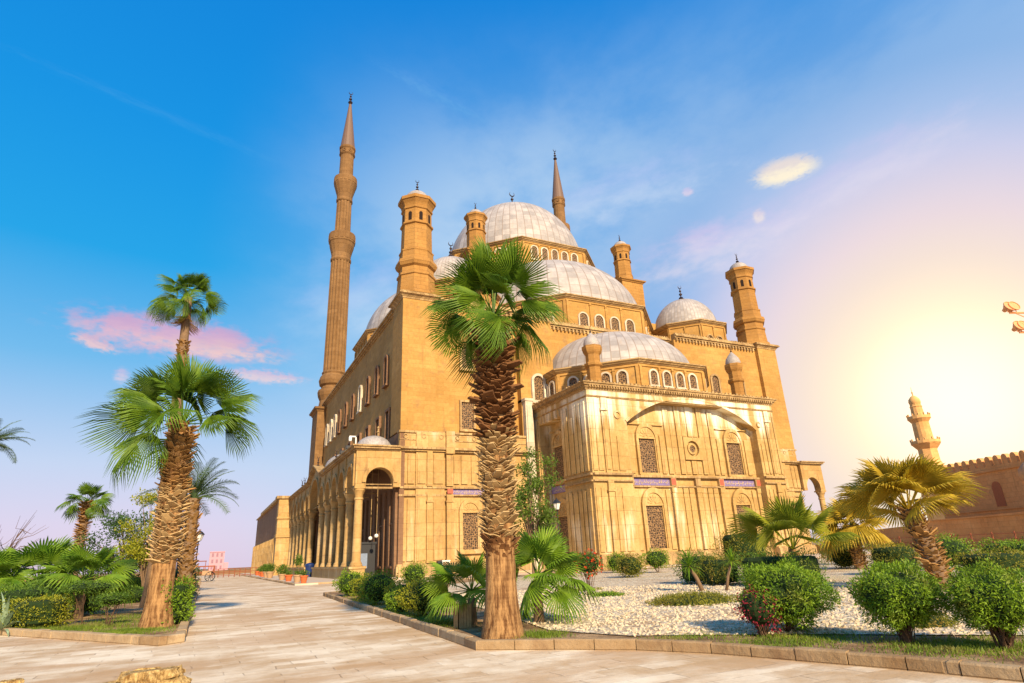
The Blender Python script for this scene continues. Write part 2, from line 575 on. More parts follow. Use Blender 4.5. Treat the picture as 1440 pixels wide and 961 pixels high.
def soil_mat():
    m, t, b = mat('garden_soil', 0.95)
    p = t.pos()
    n = t.noise(p, 1.1, 6, 0.65)
    k = t.noise(p, 9.0, 6, 0.7)
    c = t.mix(t.ramp(n, 0.4, 0.65), (0.20, 0.115, 0.055), (0.46, 0.30, 0.155))
    c = t.mix(t.math('MULTIPLY', t.ramp(k, 0.5, 0.72), 0.7), c, (0.13, 0.08, 0.04))
    t.put(b.inputs['Base Color'], c)
    bump(t, b, t.math('ADD', k, n), 0.8, 0.06)
    return m


M_PAVE = paving_mat()
M_GRAVEL = gravel_mat()
M_SOIL = soil_mat()
M_KERB = stone('kerb_stone', (0.36, 0.22, 0.10), (0.62, 0.46, 0.27), 3.1, 3.0, 0.2, dirt=0.95)
M_PLAZA = plain('pale_terrace_stone', (0.56, 0.45, 0.34), 0.8, var=0.2, scale=0.8)


def sheet(name, poly, z, m, thick=None):
    b = MB()
    if thick: b.prism(poly, z - thick, z)
    else: b.add([(x, y, z) for x, y in poly], [tuple(range(len(poly)))])
    return b.build(name, m, kind='structure')


sheet('ground', [(-1500, -300), (2500, -300), (2500, 3000), (-1500, 3000)], -0.06, M_SOIL)
sheet('paving', [(-70, -30), (160, -30), (160, 330), (-70, 330)], 0.0, M_PAVE)
sheet('terrace', [(7.0, 56.4), (34.0, 56.4), (34.0, 46.6), (140, 46.6), (140, 175), (8.6, 175)], 0.12, M_PLAZA, 0.12)
KL = [(-16.5, 42.5), (-5.5, 25.2), (-0.75, 17.5), (-0.22, 17.9), (-0.15, 59.0), (-0.15, 120)]
KR = [(5.95, 36.0), (4.75, 11.55), (5.88, 10.6), (6.93, 9.55), (7.59, 8.44), (8.04, 7.16), (8.49, 5.78), (8.78, 4.59), (9.2, 2.0)]


def kerb(line, h, wd, seed, left):
    """a row of separate kerb stones along the outside line, thickness towards the bed"""
    rnd = random.Random(seed)
    b = MB()
    for i in range(len(line) - 1):
        A, B = Vector((*line[i], 0)), Vector((*line[i + 1], 0))
        L = (B - A).length
        t = (B - A) / L
        nrm = Vector((-t.y, t.x, 0)) * (1 if left else -1)
        k = max(1, round(L / 0.62)) if L > 0.9 else 1
        for j in range(k):
            g = 0.008
            a = A + t * (L * j / k + g)
            c = A + t * (L * (j + 1) / k - g)
            hh = h + rnd.uniform(-0.015, 0.012)
            o = nrm * rnd.uniform(-0.012, 0.012)
            e = nrm * wd
            ch = 0.022
            vs = []
            for p in (a + o, c + o):
                vs += [(p.x, p.y, -0.02), (p.x, p.y, hh - ch), (p.x + nrm.x * ch, p.y + nrm.y * ch, hh),
                       (p.x + e.x, p.y + e.y, hh), (p.x + e.x, p.y + e.y, -0.02)]
            fs = [(i2, (i2 + 1) % 5, (i2 + 1) % 5 + 5, i2 + 5) for i2 in range(5)] + [(0, 1, 2, 3, 4), (9, 8, 7, 6, 5)]
            b.add(vs, fs)
    return b.build('kerb', M_KERB, kind='structure')


kerb(KL, 0.19, 0.22, 1, True)
kerb(KR, 0.17, 0.16, 2, True)
kerb([(5.95, 36.0), (6.6, 38.2), (18, 46.2), (34, 46.2), (70, 46.2)], 0.10, 0.14, 3, False)
kerb([(7.0, 175), (7.0, 56.4), (33.8, 56.4)], 0.16, 0.2, 5, True)
bedL = [(-16.4, 42.5), (-5.4, 25.35), (-0.8, 17.75), (-0.4, 18.0), (-0.3, 120), (-60, 120), (-60, 42.5)]
sheet('soil', bedL, 0.10, M_SOIL)
bedR = [(6.0, 35.9), (4.9, 11.65), (6.0, 10.75), (7.05, 9.65), (7.72, 8.5), (8.18, 7.2), (8.62, 5.8), (8.92, 4.6), (9.35, 2.0), (40, -8), (105, 20), (105, 46), (34, 46.2), (18, 46.1), (6.7, 38)]
sheet('soil', bedR, 0.065, M_SOIL)
grav = [(7.6, 16.0), (6.9, 12.6), (7.6, 10.6), (8.8, 9.6), (10.2, 8.3), (11.3, 7.0), (13.0, 5.2), (20, 0.5), (60, 12), (90, 30), (90, 43), (45, 43), (30, 44), (20, 43.5), (14, 38), (9.5, 27)]
sheet('gravel', grav, 0.085, M_GRAVEL)
# loose pebbles scattered over the gravel, nobody could count them
rnd = random.Random(7)
pb = MB()


def inside(poly, x, y):
    c = False
    for i in range(len(poly)):
        x1, y1 = poly[i]
        x2, y2 = poly[i - 1]
        if (y1 > y) != (y2 > y) and x < (x2 - x1) * (y - y1) / (y2 - y1) + x1: c = not c
    return c


cnt = 0
while cnt < 9000:
    d = 8 + 22 * rnd.random() ** 1.3
    a = rnd.uniform(0.36, 1.25)
    x, y = d * math.sin(a), d * math.cos(a)
    if not inside(grav, x, y): continue
    cnt += 1
    s = rnd.uniform(0.018, 0.042) * (1 + d / 40)
    M = Matrix.Translation((x, y, 0.088)) @ Euler((rnd.random(), rnd.random(), rnd.random() * 6)).to_matrix().to_4x4() @ Matrix.Diagonal((s * rnd.uniform(.8, 1.4), s, s * 0.6, 1))
    pb.add([(1, 0, 0), (-1, 0, 0), (0, 1, 0), (0, -1, 0), (0, 0, 1), (0, 0, -1)],
           [(0, 2, 4), (2, 1, 4), (1, 3, 4), (3, 0, 4), (2, 0, 5), (1, 2, 5), (3, 1, 5), (0, 3, 5)], M)
M_PEB = plain('pebble', (0.62, 0.50, 0.33), 0.85, var=0.3, scale=25)
pb.build('pebbles', M_PEB, fix=False, kind='stuff', label='cream pebbles scattered over the right garden bed', cat='pebbles')
# ------------------------------------------------------------------ the mosque
CX = 45.6
V = Vector
mosque = root('mosque', (CX, 60, 0), 'huge golden limestone mosque with white domes and pencil minarets', 'mosque')


def FR(o, facing):
    """facade frame: u runs along the wall, d points outward"""
    n = {'-y': V((0, -1, 0)), '-x': V((-1, 0, 0)), '+x': V((1, 0, 0)), '+y': V((0, 1, 0))}[facing]
    u = V((0, 0, 1)).cross(n)
    return (V(o), u, n)


def FA(o, ang):
    """frame of a wall whose outward normal points at angle ang in the ground plane"""
    n = V((math.cos(ang), math.sin(ang), 0))
    return (V(o), V((0, 0, 1)).cross(n), n)


def part(mb, name, m, **k):
    return mb.build(name, m, mosque, **k)


# ---- openings: frame + grille share meshes, placed on a facade frame
_win = {}


def arch_loop(w, h, n=12, rise=1.0, y0=0.0):
    """rectangle topped by a half circle of width w; total height h"""
    r = w / 2
    zs = h - r * rise
    return [(-r, y0), (r, y0)] + [(r * math.cos(pi * i / n), zs + r * rise * math.sin(pi * i / n)) for i in range(n + 1)]


def rect_loop(w, h, y0=0.0):
    return [(-w / 2, y0), (w / 2, y0), (w / 2, h), (-w / 2, h)]


def window(F, u, v, w, h, kind='arch', fw=0.22, fd=0.22, m=None, sill=True, glass=None, parent=None):
    key = (round(w, 2), round(h, 2), kind, fw, fd, m.name if m else '', sill, glass.name if glass else '')
    if key not in _win:
        L = (V((0, 0, 0)), V((1, 0, 0)), V((0, -1, 0)))
        a, g = MB(), MB()
        if kind == 'arch':
            a.plate(L, [arch_loop(w + 2 * fw, h + fw, y0=-fw * 0.5), arch_loop(w, h)], 0.0, fd)
            g.plate(L, [arch_loop(w + 0.04, h + 0.02)], 0.005, 0.05)
        elif kind == 'rect':
            a.plate(L, [rect_loop(w + 2 * fw, h + fw, -fw), rect_loop(w, h)], 0.0, fd)
            g.plate(L, [rect_loop(w + 0.04, h + 0.02)], 0.005, 0.05)
        elif kind == 'tall':       # tall grille under a blind shell-headed arch
            hg = h - w * 0.62
            a.plate(L, [arch_loop(w * 1.0 + 2 * fw, h + fw, 16, 1.15, -fw * 0.6), rect_loop(w, hg)], 0.0, fd * 0.6)
            a.plate(L, [[(p[0], p[1]) for p in arch_loop(w + 1.25 * fw * 2, h + fw * 1.3, 18, 1.15, -fw)], arch_loop(w * 1.12, h * 1.0, 18, 1.15, 0.0)], 0.0, fd)
            a.fbox(L, -w / 2 - 0.1, w / 2 + 0.1, hg, hg + 0.12, fd * 0.6, fd * 0.85)
            for i in range(7):
                t = pi * (i + 0.5) / 7
                c, s_ = math.cos(t), math.sin(t)
                r0, r1 = w * 0.10, w * 0.42
                z0 = hg + 0.18
                q = 0.045
                a.plate(L, [[(c * r0 - s_ * q, z0 + s_ * r0 + c * q), (c * r0 + s_ * q, z0 + s_ * r0 - c * q), (c * r1 + s_ * q * 1.6, z0 + s_ * r1 - c * q), (c * r1 - s_ * q * 1.6, z0 + s_ * r1 + c * q)]], fd * 0.6, fd * 0.78)
            g.plate(L, [rect_loop(w + 0.04, hg + 0.02)], 0.005, 0.04)
        if sill:
            a.fbox(L, -w / 2 - fw * 1.2, w / 2 + fw * 1.2, -fw * 0.9 - 0.1, -fw * 0.5, 0, fd + 0.1)
        import bmesh
        res = []
        for mb, nm, mm in ((a, 'window', m or M_UP), (g, 'grille', glass or M_GRILLE)):
            me = mesh_only(mb, nm, mm)
            bm = bmesh.new()
            bm.from_mesh(me)
            bmesh.ops.recalc_face_normals(bm, faces=bm.faces)
            bm.to_mesh(me)
            bm.free()
            res.append(me)
        _win[key] = res
    O, U, N = F
    P = O + U * u + V((0, 0, 1)) * v
    rot = math.atan2(N.y, N.x) + pi / 2
    par = parent or mosque
    o = kid(_win[key][0], 'window', par, Matrix.Translation(P - WO[par]) @ Matrix.Rotation(rot, 4, 'Z'))
    kid(_win[key][1], 'grille', o)
    return o


def cornice(mb, poly, z, prof, close=True):
    """stepped moulding round a convex polygon (ccw); prof = [(out, height), ...]"""
    cx = sum(p[0] for p in poly) / len(poly)
    cy = sum(p[1] for p in poly) / len(poly)
    n = len(poly)

    def off(d):
        res = []
        for i in range(n):
            a, b_, c = V((*poly[i - 1], 0)), V((*poly[i], 0)), V((*poly[(i + 1) % n], 0))
            e1, e2 = (b_ - a).normalized(), (c - b_).normalized()
            n1, n2 = V((e1.y, -e1.x, 0)), V((e2.y, -e2.x, 0))
            k = (n1 + n2) / (1 + n1.dot(n2))
            res.append((b_.x + k.x * d, b_.y + k.y * d))
        return res
    for o0, o1, h in prof:
        mb.prism(off(o0), z, z + h, off(o1))
        z += h + 0.002
    return z


def rect(x0, x1, y0, y1):
    return [(x0, y0), (x1, y0), (x1, y1), (x0, y1)]


def dentils(mb, F, u0, u1, v0, v1, d, w=0.3, gap=0.3):
    n = int((u1 - u0) / (w + gap))
    for i in range(n):
        a = u0 + (u1 - u0) * (i + 0.25) / n
        mb.fbox(F, a, a + w, v0, v1, 0.02, d)


def octo(cx, cy, ap):
    r = ap / math.cos(pi / 8)
    return [(cx + r * math.cos(pi / 8 + i * pi / 4), cy + r * math.sin(pi / 8 + i * pi / 4)) for i in range(8)]


# ---- main block -----------------------------------------------------------
X0, X1, YF, YB = 16.7, 74.3, 60.0, 117.3
ZT = 28.9
b = MB()
b.box(X0 + 0.35, 30.2, YF + 0.35, YB, 14.0, ZT)          # left block, right of the corner tower
b.box(31.05, 35.6, YF + 0.35, YB - 0.01, 0.0, ZT - 0.002)
b.box(30.2, 31.05, YF + 1.3, YB - 0.02, 14.0, ZT - 0.004)
b.box(35.6, 55.2, 61.45, YB - 0.03, 10.0, ZT - 0.4)
b.box(55.2, 70.9, YF + 0.35, YB - 0.04, 0.0, ZT)
b.box(70.9, X1 - 0.35, YF + 1.2, YB - 0.05, 0.0, ZT - 0.003)
part(b, 'wall', M_UP)
for xa, xb, yf, zb in ((X0, 20.5, YF, 14.3), (70.6, X1, YF - 0.25, 12.3)):
    b = MB()
    b.box(xa, xb, yf, YF + 4.0, zb, ZT + 0.25)
    part(b, 'corner_tower', M_UP)

PC = [(0.06, 0.12, 0.18), (0.14, 0.40, 0.28), (0.52, 0.55, 0.16), (0.42, 0.46, 0.14)]
b = MB()
cornice(b, rect(X0, 20.5, YF, YF + 4.0), ZT + 0.25, PC)
cornice(b, rect(70.6, X1, YF - 0.25, YF + 4.0), ZT + 0.25, PC)
for (xa, xb, y) in ((20.55, 35.55, YF + 0.35), (35.7, 55.1, 61.45), (55.25, 70.5, YF + 0.35)):
    z = ZT if y < 61 else ZT - 0.4
    for d, h, dz_ in ((0.12, 0.2, 0), (0.34, 0.22, 0.2), (0.55, 0.22, 0.42), (0.42, 0.2, 0.64)):
        b.box(xa, xb, y - d, y + 0.5, z + dz_ + 0.002, z + dz_ + h)
    dentils(b, (V((0, y, 0)), V((1, 0, 0)), V((0, -1, 0))), xa + 0.1, xb - 0.1, z - 0.22, z + 0.2, 0.3, 0.22, 0.34)
    # ragged scroll cresting along the roof edge
    rr_ = random.Random(int(xa))
    x = xa + 0.2
    while x < xb - 0.3:
        b.box(x, x + 0.22, y - 0.36, y - 0.2, z + 0.84, z + 0.84 + rr_.uniform(0.08, 0.2))
        x += rr_.uniform(0.38, 0.52)
# long side cornice over the portico
for d, h, dz_ in ((0.12, 0.2, 0), (0.34, 0.22, 0.2), (0.55, 0.22, 0.42)):
    b.box(X0 + 0.35 - d, X0 + 0.9, YF + 4.6, YB - 2, ZT + dz_ + 0.002, ZT + dz_ + h)
part(b, 'roof_cornice', M_TRIM)

# ---- lower storey with its alabaster panels -------------------------------


def panels(mb, F, spans, zs, d0, proud, gap=0.1):
    for u0, u1 in spans:
        for z0, z1 in zs:
            mb.fbox(F, u0 + gap / 2, u1 - gap / 2, z0, z1, d0, d0 + proud)


def pilaster(mb, F, u0, u1, d, zc=7.75, ztop=12.1, z0=1.25):
    """flat pilaster with base, capital block, and upper half above the string course"""
    mb.fbox(F, u0, u1, z0, zc - 0.75, 0.0, d)
    mb.fbox(F, u0 - 0.06, u1 + 0.06, z0 + 0.001, z0 + 0.3, 0.0, d + 0.08)
    mb.fbox(F, u0 - 0.07, u1 + 0.07, zc - 0.75, zc - 0.6, 0.0, d + 0.09)
    mb.fbox(F, u0 + 0.02, u1 - 0.02, zc - 0.6, zc, 0.0, d + 0.03)
    mb.fbox(F, u0, u1, zc + 0.85, ztop, 0.0, d)


def disc(mb, F, u, v, r, d0, d1, n=12):
    mb.plate(F, [[(u + r * math.cos(2 * pi * i / n), v + r * math.sin(2 * pi * i / n)) for i in range(n)],
                 [(u + r * .62 * math.cos(2 * pi * i / n), v + r * .62 * math.sin(2 * pi * i / n)) for i in range(n)]], d0, d1)


def scribble(mb, F, u0, u1, v0, v1, d, seed):
    """raised flowing script strokes on the inscription band"""
    rn = random.Random(seed)
    O, U, N = F
    Z = V((0, 0, 1))
    u = u1 - 0.1
    h = v1 - v0
    while u > u0 + 0.25:
        L = rn.uniform(0.18, 0.42)
        base_ = v0 + h * rn.uniform(0.25, 0.4)
        pts = []
        amp = rn.uniform(0.1, 0.3) * h
        for i in range(7):
            t = i / 6
            pts.append(O + U * (u - L * t) + Z * (base_ + amp * math.sin(t * pi * rn.choice((1, 2)))) + N * d)
        mb.tube(pts, 0.022, 4)
        if rn.random() < 0.6:
            uu = u - L * rn.random()
            mb.tube([O + U * uu + Z * base_ + N * d, O + U * (uu + 0.03) + Z * (v1 - h * 0.15) + N * d], 0.02, 4)
        if rn.random() < 0.5:
            uu = u - L * rn.random()
            mb.tube([O + U * uu + Z * (v0 + h * 0.1) + N * d, O + U * (uu + 0.05) + Z * (v0 + h * 0.12) + N * d], 0.03, 4)
        u -= L * rn.uniform(0.85, 1.15)


def low_front(F, L, mirror):
    """lower storey of the wing between tower corner and bay; u from 0 at the outer corner to L"""
    def m(u0, u1): return (L - u1, L - u0) if mirror else (u0, u1)
    w_, t_ = MB(), MB()

    def W(u0, u1, z0, z1, d0, d1, q=w_): q.fbox(F, *m(u0, u1), z0, z1, d0, d1)
    W(0, L, 0.0, 12.1, -0.6, 0.0)
    # plinth
    W(-0.25, L, 0.0, 1.05, 0.003, 0.42, t_)
    W(-0.18, L, 1.05, 1.25, 0.0, 0.34, t_)
    W(1.65, 4.75, 0.0, 1.0, 0.42, 0.62, t_)
    # string course between the storeys
    W(-0.1, L, 7.62, 7.78, 0.0, 0.24, t_)
    W(-0.02, L, 8.36, 8.56, 0.0, 0.3, t_)
    # ledge
    W(-0.2, L, 12.1, 12.3, 0.0, 0.34, t_)
    W(-0.35, L, 12.3, 12.52, -0.5, 0.62, t_)
    W(-0.1, L, 12.52, 14.0, -0.4, 0.18, w_)
    W(-0.22, L, 14.0, 14.22, -0.4, 0.34, t_)
    W(-0.12, L, 13.25, 13.33, 0.0, 0.26, t_)
    # corner strips
    for z0, z1 in ((1.5, 7.3), (8.85, 11.8)):
        for a, c in ((0.12, 0.72), (0.82, 1.5)):
            W(a, c, z0, z1, 0.0, 0.16)
    W(1.65, 4.7, 1.25, 12.1, 0.0, 0.2)
    W(1.6, 4.75, 12.1, 14.1, 0.0, 0.4)
    for z0, z1 in ((1.5, 7.3), (8.85, 11.8)):
        for a, c in ((1.8, 2.65), (3.5, 4.5)):
            W(a, c, z0, z1, 0.2, 0.30)
    pilaster(w_, (F[0] + F[2] * 0.0, F[1], F[2]), *m(2.78, 3.35), 0.42)
    # framed window bay
    for a, c in ((4.85, 5.6), (9.45, 10.2)):
        pilaster(w_, F, *m(a, c), 0.46)
        W(a - 0.15, c + 0.15, 0.0, 1.25, 0.4, 0.68, t_)
        W(a - 0.1, c + 0.1, 11.9, 14.25, 0.1, 0.7)
    for a, c in ((5.75, 6.4), (6.6, 7.3), (7.75, 8.4), (8.6, 9.3)):
        W(a, c, 8.85, 11.8, 0.0, 0.14)
    for a, c in ((5.7, 6.05), (9.0, 9.35)):
        W(a, c, 1.5, 7.3, 0.0, 0.14)
    for k_ in range(6):
        u = 0.5 + k_ * 1.9
        if u < L - 0.4:
            disc(t_, F, *((L - u,) if mirror else (u,)), 13.66, 0.26, 0.18, 0.28 if not (1.4 < u < 4.9) else 0.45)
    for a, c in ((10.4, 11.2), (11.4, 12.3)):
        if c < L:
            for z0, z1 in ((1.5, 7.3), (8.85, 11.8)): W(a, c, z0, z1, 0.0, 0.14)
    part(w_, 'lower_wall', M_LOW)
    part(t_, 'string_course', M_TRIM)
    u = L - 7.52 if mirror else 7.52
    window(F, u, 2.35, 1.62, 4.6, 'tall', 0.34, 0.26, M_LOW)
    q = MB()
    a, c = m(5.65, 9.4)
    q.fbox(F, a, c, 7.80, 8.34, 0.0, 0.06)
    ob = part(q, 'inscription_band', M_BLUE)
    q = MB()
    scribble(q, F, a, c, 7.82, 8.32, 0.08, 5 + mirror)
    q.build('lettering', M_GOLD, ob, fix=False)
    for cc in (5.22, 9.82):
        q = MB()
        uu = L - cc if mirror else cc
        q.fbox(F, uu - 0.3, uu + 0.3, 7.84, 8.32, 0.4, 0.52)
        part(q, 'red_boss', M_RED)


FL = FR((16.7, YF, 0), '-y')
low_front(FL, 14.4, False)
low_front(FR((X1 - 14.9, YF, 0), '-y'), 14.9, True)
# white pier where the bay meets the wing
b = MB()
b.box(31.15, 32.1, 59.6, 61.4, 0.0, 18.3)
b.box(31.05, 32.15, 59.5, 61.5, 18.3, 18.6)
b.box(31.3, 31.95, 59.46, 59.6, 9.0, 17.8)
part(b, 'marble_pier', M_WHITE)

# windows of the upper wings
FU = FR((0, YF + 0.35, 0), '-y')
window(FU, 24.25, 14.75, 1.42, 3.0, 'rect', 0.22, 0.26, M_TRIM)
window(FU, 29.0, 14.75, 1.42, 3.0, 'rect', 0.22, 0.26, M_TRIM)
for x in (24.25, 29.0, 61.6, 66.3):
    window(FU, x, 21.7, 1.2, 2.5, 'arch', 0.26, 0.24, M_TRIM)
window(FU, 33.35, 18.6, 1.3, 3.0, 'arch', 0.3, 0.3, M_WHITE)
for x in (61.6, 66.3):
    window(FU, x, 14.75, 1.42, 3.0, 'rect', 0.22, 0.26, M_TRIM)
FS = FR((X0 + 0.35, 0, 0), '-x')        # u = -y
for i, y in enumerate((67.5, 72.0, 76.8, 81.5, 86.4, 91.4, 96.4, 100.2, 104.0, 108.0)):
    window(FS, -y, 21.2, 1.15, 3.3, 'arch', 0.3, 0.3, M_WHITE if i in (3, 7, 8, 9) else M_COURT)
for y in (66.0, 70.5, 76.0, 81.0, 87.0, 93.0, 99.0, 105.0):
    window(FS, -y, 14.3, 1.4, 3.3, 'rect', 0.25, 0.3, M_COURT)

# ---- projecting bay --------------------------------------------------------
BX0, BX1, BY = 32.5, 58.3, 49.0
FB = FR((BX0, BY, 0), '-y')
LB = BX1 - BX0
OA, OB = 4.6, 22.65                 # recess from u=4.6 to u=22.65
cu = (OA + OB) / 2
hw = (OB - OA) / 2
rise = 3.0
zsp = 13.9
Rr = (hw * hw + rise * rise) / (2 * rise)
arc = []
a0 = math.asin(hw / Rr)
for i in range(33):
    a = a0 - 2 * a0 * i / 32
    arc.append((cu + Rr * math.sin(a), zsp + rise - Rr + Rr * math.cos(a)))
hole = [(OA, 0.02), (OB, 0.02)] + arc
b = MB()
b.plate(FB, [[(0, 0), (LB, 0), (LB, 17.0), (0, 17.0)], hole], -1.05, 0.0)
# left side wall with its own rectangular recess
FBS = FR((BX0, 61.6, 0), '-x')       # u = 61.6 - y
LS = 61.6 - BY - 1.05
b.plate(FBS, [[(0, 0), (LS, 0), (LS, 17.0), (0, 17.0)], [(2.5, 0.02), (7.3, 0.02), (7.3, 15.3), (2.5, 15.3)]], -1.2, 0.0)
b.box(BX0 + 1.2, BX0 + 1.6, BY + 1.05, 61.6, 0, 17.0)
b.box(BX0 + 1.62, BX1, BY + 1.05, 61.44, 0, 17.0)
part(b, 'bay_wall', M_BAY)
b = MB()
# ring moulding following the arch
ar2 = [(p[0] + 0.0, p[1]) for p in arc]
outer = [(cu + (p[0] - cu) * 1.022, p[1] + 0.22) for p in arc]
b.plate(FB, [outer + ar2[::-1]], 0.0, 0.10)
# front strips on the piers (full height upper half and lower half)
for zs in ((1.55, 7.35), (9.0, 16.1)):
    for u0, u1 in ((0.12, 0.62), (0.75, 1.35), (2.35, 2.95), (3.15, 3.95), (OB + 0.35, OB + 0.85), (OB + 1.0, OB + 1.35), (OB + 2.25, OB + 2.7), (OB + 2.8, OB + 3.08)):
        top = zs[1] if not (u0 in (3.15, OB + 0.35) and zs[1] > 10) else 12.4
        b.fbox(FB, u0, u1, zs[0], top, 0.0, 0.10)
for u0, u1 in ((1.5, 2.15), (OB + 1.5, OB + 2.1)):
    b.fbox(FB, u0, u1, 1.3, 7.0, 0, 0.26)
    b.fbox(FB, u0 - 0.08, u1 + 0.08, 7.0, 7.16, 0, 0.36)
    b.fbox(FB, u0, u1, 7.16, 8.0, 0, 0.3)
    b.fbox(FB, u0 + 0.12, u1 - 0.12, 9.05, 14.6, 0.2, 0.27)
    b.fbox(FB, u0, u1, 8.75, 14.9, 0, 0.2)
    b.fbox(FB, u0 - 0.1, u1 + 0.1, 14.9, 15.12, 0, 0.36)
    b.fbox(FB, u0, u1, 15.12, 16.2, 0, 0.26)
# back wall of the recess: panelling
FK = (FB[0] + V((0, 1.05, 0)), FB[1], FB[2])
Wl = cu - 6.05                        # window axes
Wr = cu + 6.05
zpan = (8.95, 0)


def archz(u):
    x = min(abs(u - cu), hw - 0.01)
    return zsp + rise - Rr + math.sqrt(Rr * Rr - x * x)


def fullpanel(u0, u1, z0=8.95, d=0.16):
    top = min(archz(u0), archz(u1)) - 0.55
    b.fbox(FK, u0, u1, z0, top, 0.0, d)


cols_ = [cu - 3.55, cu - 2.75, cu - 1.95, cu - 1.15, cu - 0.4, cu + 0.4, cu + 1.15, cu + 1.95, cu + 2.75, cu + 3.55]
for i in range(0, 9):
    u0, u1 = cols_[i] + 0.07, cols_[i + 1] - 0.07
    mid = (u0 + u1) / 2
    dd = 0.18 if i % 2 == 0 else 0.08
    if abs(mid - cu) < 1.3:
        b.fbox(FK, u0, u1, 8.95, 10.35, 0, dd)
        b.fbox(FK, u0, u1, 12.95, min(archz(u0), archz(u1)) - 0.55, 0, dd)
    else:
        fullpanel(u0, u1, d=dd)
for s_ in (-1, 1):
    ua = cu + s_ * 6.05
    for a, c in ((-2.35, -1.75), (1.75, 2.35)):
        b.fbox(FK, ua + a, ua + c, 8.95, 12.9, 0, 0.14)
        b.fbox(FK, ua + a, ua + c, 1.55, 7.3, 0, 0.14)
    b.fbox(FK, ua - 2.4, ua + 2.4, 13.95 if s_ < 0 else 13.95, 14.05, 0, 0.2)
# lower panelling between the windows
for u0, u1, d in ((cu - 3.6, cu - 2.95, .34), (cu - 2.75, cu - 2.15, .12), (cu - 1.95, cu - 1.35, .12), (cu - 1.15, cu - 0.55, .12),
                  (cu - 0.3, cu + 0.35, .34), (cu + 0.6, cu + 1.2, .12), (cu + 1.4, cu + 2.0, .12), (cu + 2.2, cu + 2.75, .12), (cu + 3.0, cu + 3.6, .34),
                  (OA + 0.1, OA + 0.6, .3), (OB - 0.6, OB - 0.1, .3)):
    b.fbox(FK, u0, u1, 1.4, 7.0, 0, d)
    b.fbox(FK, u0 - 0.03, u1 + 0.03, 7.0, 7.5, 0, d + 0.06)
# rosette panel
b.plate(FK, [[(cu - 1.2, 10.45), (cu + 1.2, 10.45), (cu + 1.2, 12.85), (cu - 1.2, 12.85)],
             [(cu + 0.84 * math.cos(2 * pi * i / 24), 11.65 + 0.84 * math.sin(2 * pi * i / 24)) for i in range(24)]], 0.0, 0.3)
disc(b, FK, cu, 11.65, 0.62, 0.0, 0.2, 20)
# left side wall strips
for u0, u1, zt in ((0.3, 0.85, 15.9), (1.0, 1.5, 15.9), (1.65, 2.3, 15.9), (7.5, 7.95, 15.9), (8.1, 8.7, 15.9), (8.95, 9.7, 14.7), (9.95, 10.5, 15.9), (10.7, 11.2, 15.9), (11.5, 12.1, 15.9)):
    for z0, z1 in ((1.5, 7.3), (9.0, zt)):
        b.fbox(FBS, u0, u1, z0, z1, 0.0, 0.12)
for i in range(7):
    b.fbox(FBS, 2.6 + i * 0.68, 3.1 + i * 0.68, 15.4, 16.2, 0.0, 0.08)
FBK = (FBS[0] + V((1.2, 0, 0)), FBS[1], FBS[2])
b.fbox(FBK, 2.6, 7.2, 14.4, 14.6, 0, 0.14)
part(b, 'bay_panelling', M_BAY)
# window set of the bay
for ua in (Wl, Wr):
    window(FK, ua, 8.98, 2.0, 4.75, 'tall', 0.32, 0.3, M_BAY)
    window(FK, ua, 1.65, 2.05, 5.35, 'tall', 0.40, 0.3, M_BAY)
window(FBK, 4.9, 8.98, 2.2, 5.0, 'tall', 0.32, 0.3, M_BAY)
window(FBK, 4.9, 1.0, 2.2, 5.6, 'tall', 0.40, 0.3, M_BAY)
q = MB()
q.plate(FK, [[(cu + 0.6 * math.cos(2 * pi * i / 20), 11.65 + 0.6 * math.sin(2 * pi * i / 20)) for i in range(20)]], 0.02, 0.1)
part(q, 'rosette', M_GRILLE)
# ledges, plinth, cornice of the bay
b = MB()
for F, L_, o0, o1 in ((FB, LB, 0.0, 0.0), (FBS, LS + 1.05, 0.0, 0.0)):
    side = F is FBS
    segs = [(0, 2.5), (7.3, 12.6)] if side else [(0, OA), (OB, LB)]
    for (u0, u1) in segs:
        b.fbox(F, u0, u1, 7.95, 8.1, 0, 0.22)
        b.fbox(F, u0, u1, 8.55, 8.75, 0, 0.3)
        b.fbox(F, u0, u1, 0.0, 1.15, 0.003, 0.4)
        b.fbox(F, u0, u1, 1.15, 1.35, 0.003, 0.3)
FK2 = FK
b.fbox(FK2, OA, OB, 7.55, 7.7, 0, 0.25)
b.fbox(FK2, OA, OB, 8.5, 8.7, 0, 0.42)
b.fbox(FK2, OA, OB, 0, 1.1, 0, 0.55)
b.fbox(FK2, OA, OB, 1.1, 1.3, 0, 0.42)
b.fbox(FBK, 2.5, 7.3, 7.95, 8.6, 0, 0.12)
b.fbox(FBK, 2.5, 7.3, 0.0, 0.9, 0, 0.3)
for u in (cu - 3.28, cu + 0.02, cu + 3.3, OA + .35, OB - .35):
    b.fbox(FK2, u - 0.34, u + 0.34, 7.7, 8.5, 0, 0.36)
part(b, 'bay_ledge', M_TRIM)
b = MB()
bp = rect(BX0, BX1, BY, 61.4)
z = cornice(b, bp, 16.25, [(0.06, 0.14, 0.12)])
zc = cornice(b, bp, 17.0, [(0.1, 0.16, 0.2), (0.25, 0.32, 0.2), (0.45, 0.5, 0.2), (0.6, 0.62, 0.12)])
dentils(b, FB, 0.1, LB - 0.1, 17.22, 17.42, 0.44, 0.16, 0.16)
dentils(b, FBS, 0.1, 12.5, 17.22, 17.42, 0.44, 0.16, 0.16)
rr_ = random.Random(4)
x = BX0
while x < BX1:
    b.box(x, x + 0.25, BY - 0.45, BY - 0.3, zc, zc + rr_.uniform(0.1, 0.24))
    x += rr_.uniform(0.4, 0.6)
y = BY
